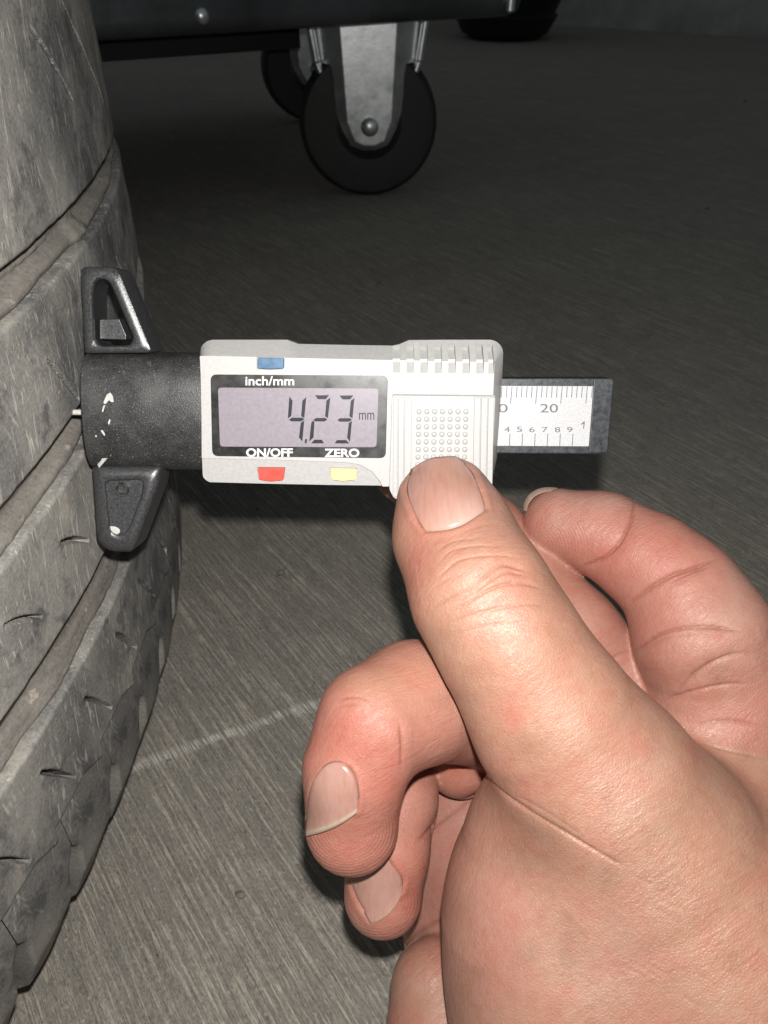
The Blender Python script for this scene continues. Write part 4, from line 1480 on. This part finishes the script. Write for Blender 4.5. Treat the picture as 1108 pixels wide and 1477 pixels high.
# small dome added to stand in for the flash's reflection on the panel
pk = e0 + dirc * (np.linalg.norm(e1[:2] - e0[:2]) * (288 - 140) / (612 - 140) * .93) - CO
bm = bmesh.new()
add_lathe(bm, [(.0055, 0), (.0053, .0010), (.0042, .0024), (.0023, .0034), (.0004, .0037)], 28)
glint_ = from_bm('glint_dome', bm, MAT['zinc'], cart, 60)
glint_.matrix_parent_inverse = Matrix()
glint_.rotation_euler = Vector(tuple(-nrm)).to_track_quat('Z', 'Y').to_euler()
glint_.location = (pk[0] - nrm[0] * .0, pk[1] - nrm[1] * .0, CZ + .013)


def caster(u, vtop, vbot, uw, yaw):
    """fixed-size caster whose wheel touches the floor under pixel (u, vbot)"""
    g = ground(u, vbot)
    rad = .066
    # nearest floor contact hides under the tread: push back a little
    root = bpy.data.objects.new('caster', None); COL.objects.link(root); root.parent = cart
    root.location = (g[0] - CO[0], g[1] - CO[1] + .012, 0); root.rotation_euler = (0, 0, yaw)
    root.empty_display_size = .02
    bm = bmesh.new()
    add_lathe(bm, [(.030, -.0165), (.052, -.0175), (.061, -.0165), (.0655, -.011), (rad, -.004), (rad, .004), (.0655, .011), (.061, .0165), (.052, .0175), (.030, .0165)], 64, 'Y')
    wh = from_bm('wheel', bm, MAT['caster'], root, 40); wh.location = (0, 0, rad)
    bm = bmesh.new()
    add_lathe(bm, [(.012, -.021), (.020, -.020), (.036, -.0150), (.047, -.0150), (.047, .0150), (.036, .0150), (.02, .020), (.012, .021)], 48, 'Y')
    hb = from_bm('wheel', bm, MAT['hub'], root, 40); hb.location = (0, 0, rad); hb.name = 'hub'
    bm = bmesh.new()
    # fork cheeks: pressed plate, wide at the top and rounded at the axle, with folded flanges
    for sd in (-1, 1):
        y0 = sd * .024
        zt = CZ + .004
        out = [(-.054, zt), (.054, zt), (.047, zt - .035), (.026, rad - .004), (.018, rad - .018), (.006, rad - .0225), (-.006, rad - .0225), (-.018, rad - .018), (-.026, rad - .004), (-.047, zt - .035)]
        inn_ = [(-.026, zt), (.026, zt), (.024, zt - .035), (.021, rad + .004), (.014, rad - .013), (.005, rad - .017), (-.005, rad - .017), (-.014, rad - .013), (-.021, rad + .004), (-.024, zt - .035)]
        yo = [y0 - sd * .020] * 2 + [y0 - sd * .017] + [y0 - sd * .005] * 6 + [y0 - sd * .017]
        add_loft(bm, [[(x, yy - sd * .0022, z) for (x, z), yy in zip(out, yo)], [(x, yy, z) for (x, z), yy in zip(out, yo)], [(x, y0 + sd * .001, z) for x, z in inn_]], cap=False)
        f = [v for v in bm.verts if abs(v.co.y - (y0 + sd * .001)) < 1e-5]
        f.sort(key=lambda v: math.atan2(v.co.z - (rad + .02), v.co.x)); bm.faces.new(f)
    for sx in (-1, 1):                                   # rolled outer edges of the fork
        for (xa, za), (xb, zb) in (((.053, CZ + .004), (.047, CZ - .034)), ((.047, CZ - .034), (.028, rad + .003))):
            d_ = Vector((sx * (xb - xa), 0, zb - za)); ln = d_.length
            mm = Matrix.Translation((sx * xa, -.0105 if xa > .05 else -.0120, za)) @ d_.to_track_quat('Z', 'Y').to_matrix().to_4x4()
            bmesh.ops.create_cone(bm, segments=10, radius1=.0036, radius2=.0036, depth=ln, cap_ends=True, matrix=mm @ Matrix.Translation((0, 0, ln / 2)))
    fk = from_bm('fork', bm, MAT['zinc'], root, 30); bevel(fk, .0012, 2)
    bm = bmesh.new()
    add_lathe(bm, [(.0085, -.0265), (.0085, -.0275), (.0075, -.0305), (.005, -.0325), (.0015, -.0333)], 20, 'Y')
    add_lathe(bm, [(.006, -.026), (.006, .03)], 16, 'Y')
    from_bm('axle_bolt', bm, MAT['zinc'], root, 40).location = (0, 0, rad)
    return root


c1 = caster(532, 35, 282, 96, R(4))
c2 = caster(452, 62, 176, 60, R(18))

# dark round tub with a pale vertical strip at the cart's far end
tp = ground(735, 62)
TUBL = ('black rimmed tub standing on the floor behind the cart', 'tub')
bm = bmesh.new()
add_lathe(bm, [(.075, .0), (.10, .012), (.115, .04), (.118, .046), (.112, .052), (.125, .085), (.129, .09), (.122, .096), (.125, .30)], 48)
tub = from_bm('tub', bm, MAT['tub'], None, 30); tub.location = (tp[0], tp[1] + .10, 0)
prop(tub, *TUBL)
bm = bmesh.new()
r_ = ray(735.5, 19); n0 = e1 - nrm * .002                     # bright strip up the cabinet's front corner
q_ = CAMP + r_ * (((n0 - CAMP) @ nrm) / (r_ @ nrm)) - CO
add_lathe(bm, [(.0001, q_[2]), (.0040, q_[2] + .002), (.0044, q_[2] + .3), (.0001, q_[2] + .302)], 20)
for v_ in bm.verts: v_.co.x += q_[0]; v_.co.y += q_[1]
from_bm('corner_strip', bm, MAT['zinc'], cart, 30)

# grit on the floor
bm = bmesh.new()
spots = [(1020, 302, .0024), (1075, 147, .003), (266, 812, .0012), (347, 1292, .0016), (405, 828, .002), (120, 1428, .0012), (960, 585, .002), (547, 410, .002), (935, 485, .0015), (845, 470, .0018)]
for _ in range(90):
    spots.append((230 + rng.random() * 870, 320 + rng.random() * 1150, .0003 + .0006 * rng.random() ** 2))
for u, v, r in spots:
    g = ground(u, v)
    m = Matrix.Translation((g[0], g[1], r * .4)) @ Matrix.Rotation(rng.random() * 6, 4, 'Z') @ Matrix.Diagonal((r * (.7 + .6 * rng.random()), r * (.6 + .5 * rng.random()), r * .6, 1))
    bmesh.ops.create_icosphere(bm, subdivisions=1, radius=1, matrix=m)
prop(from_bm('grit', bm, MAT['grit'], None, 20), kind='stuff')
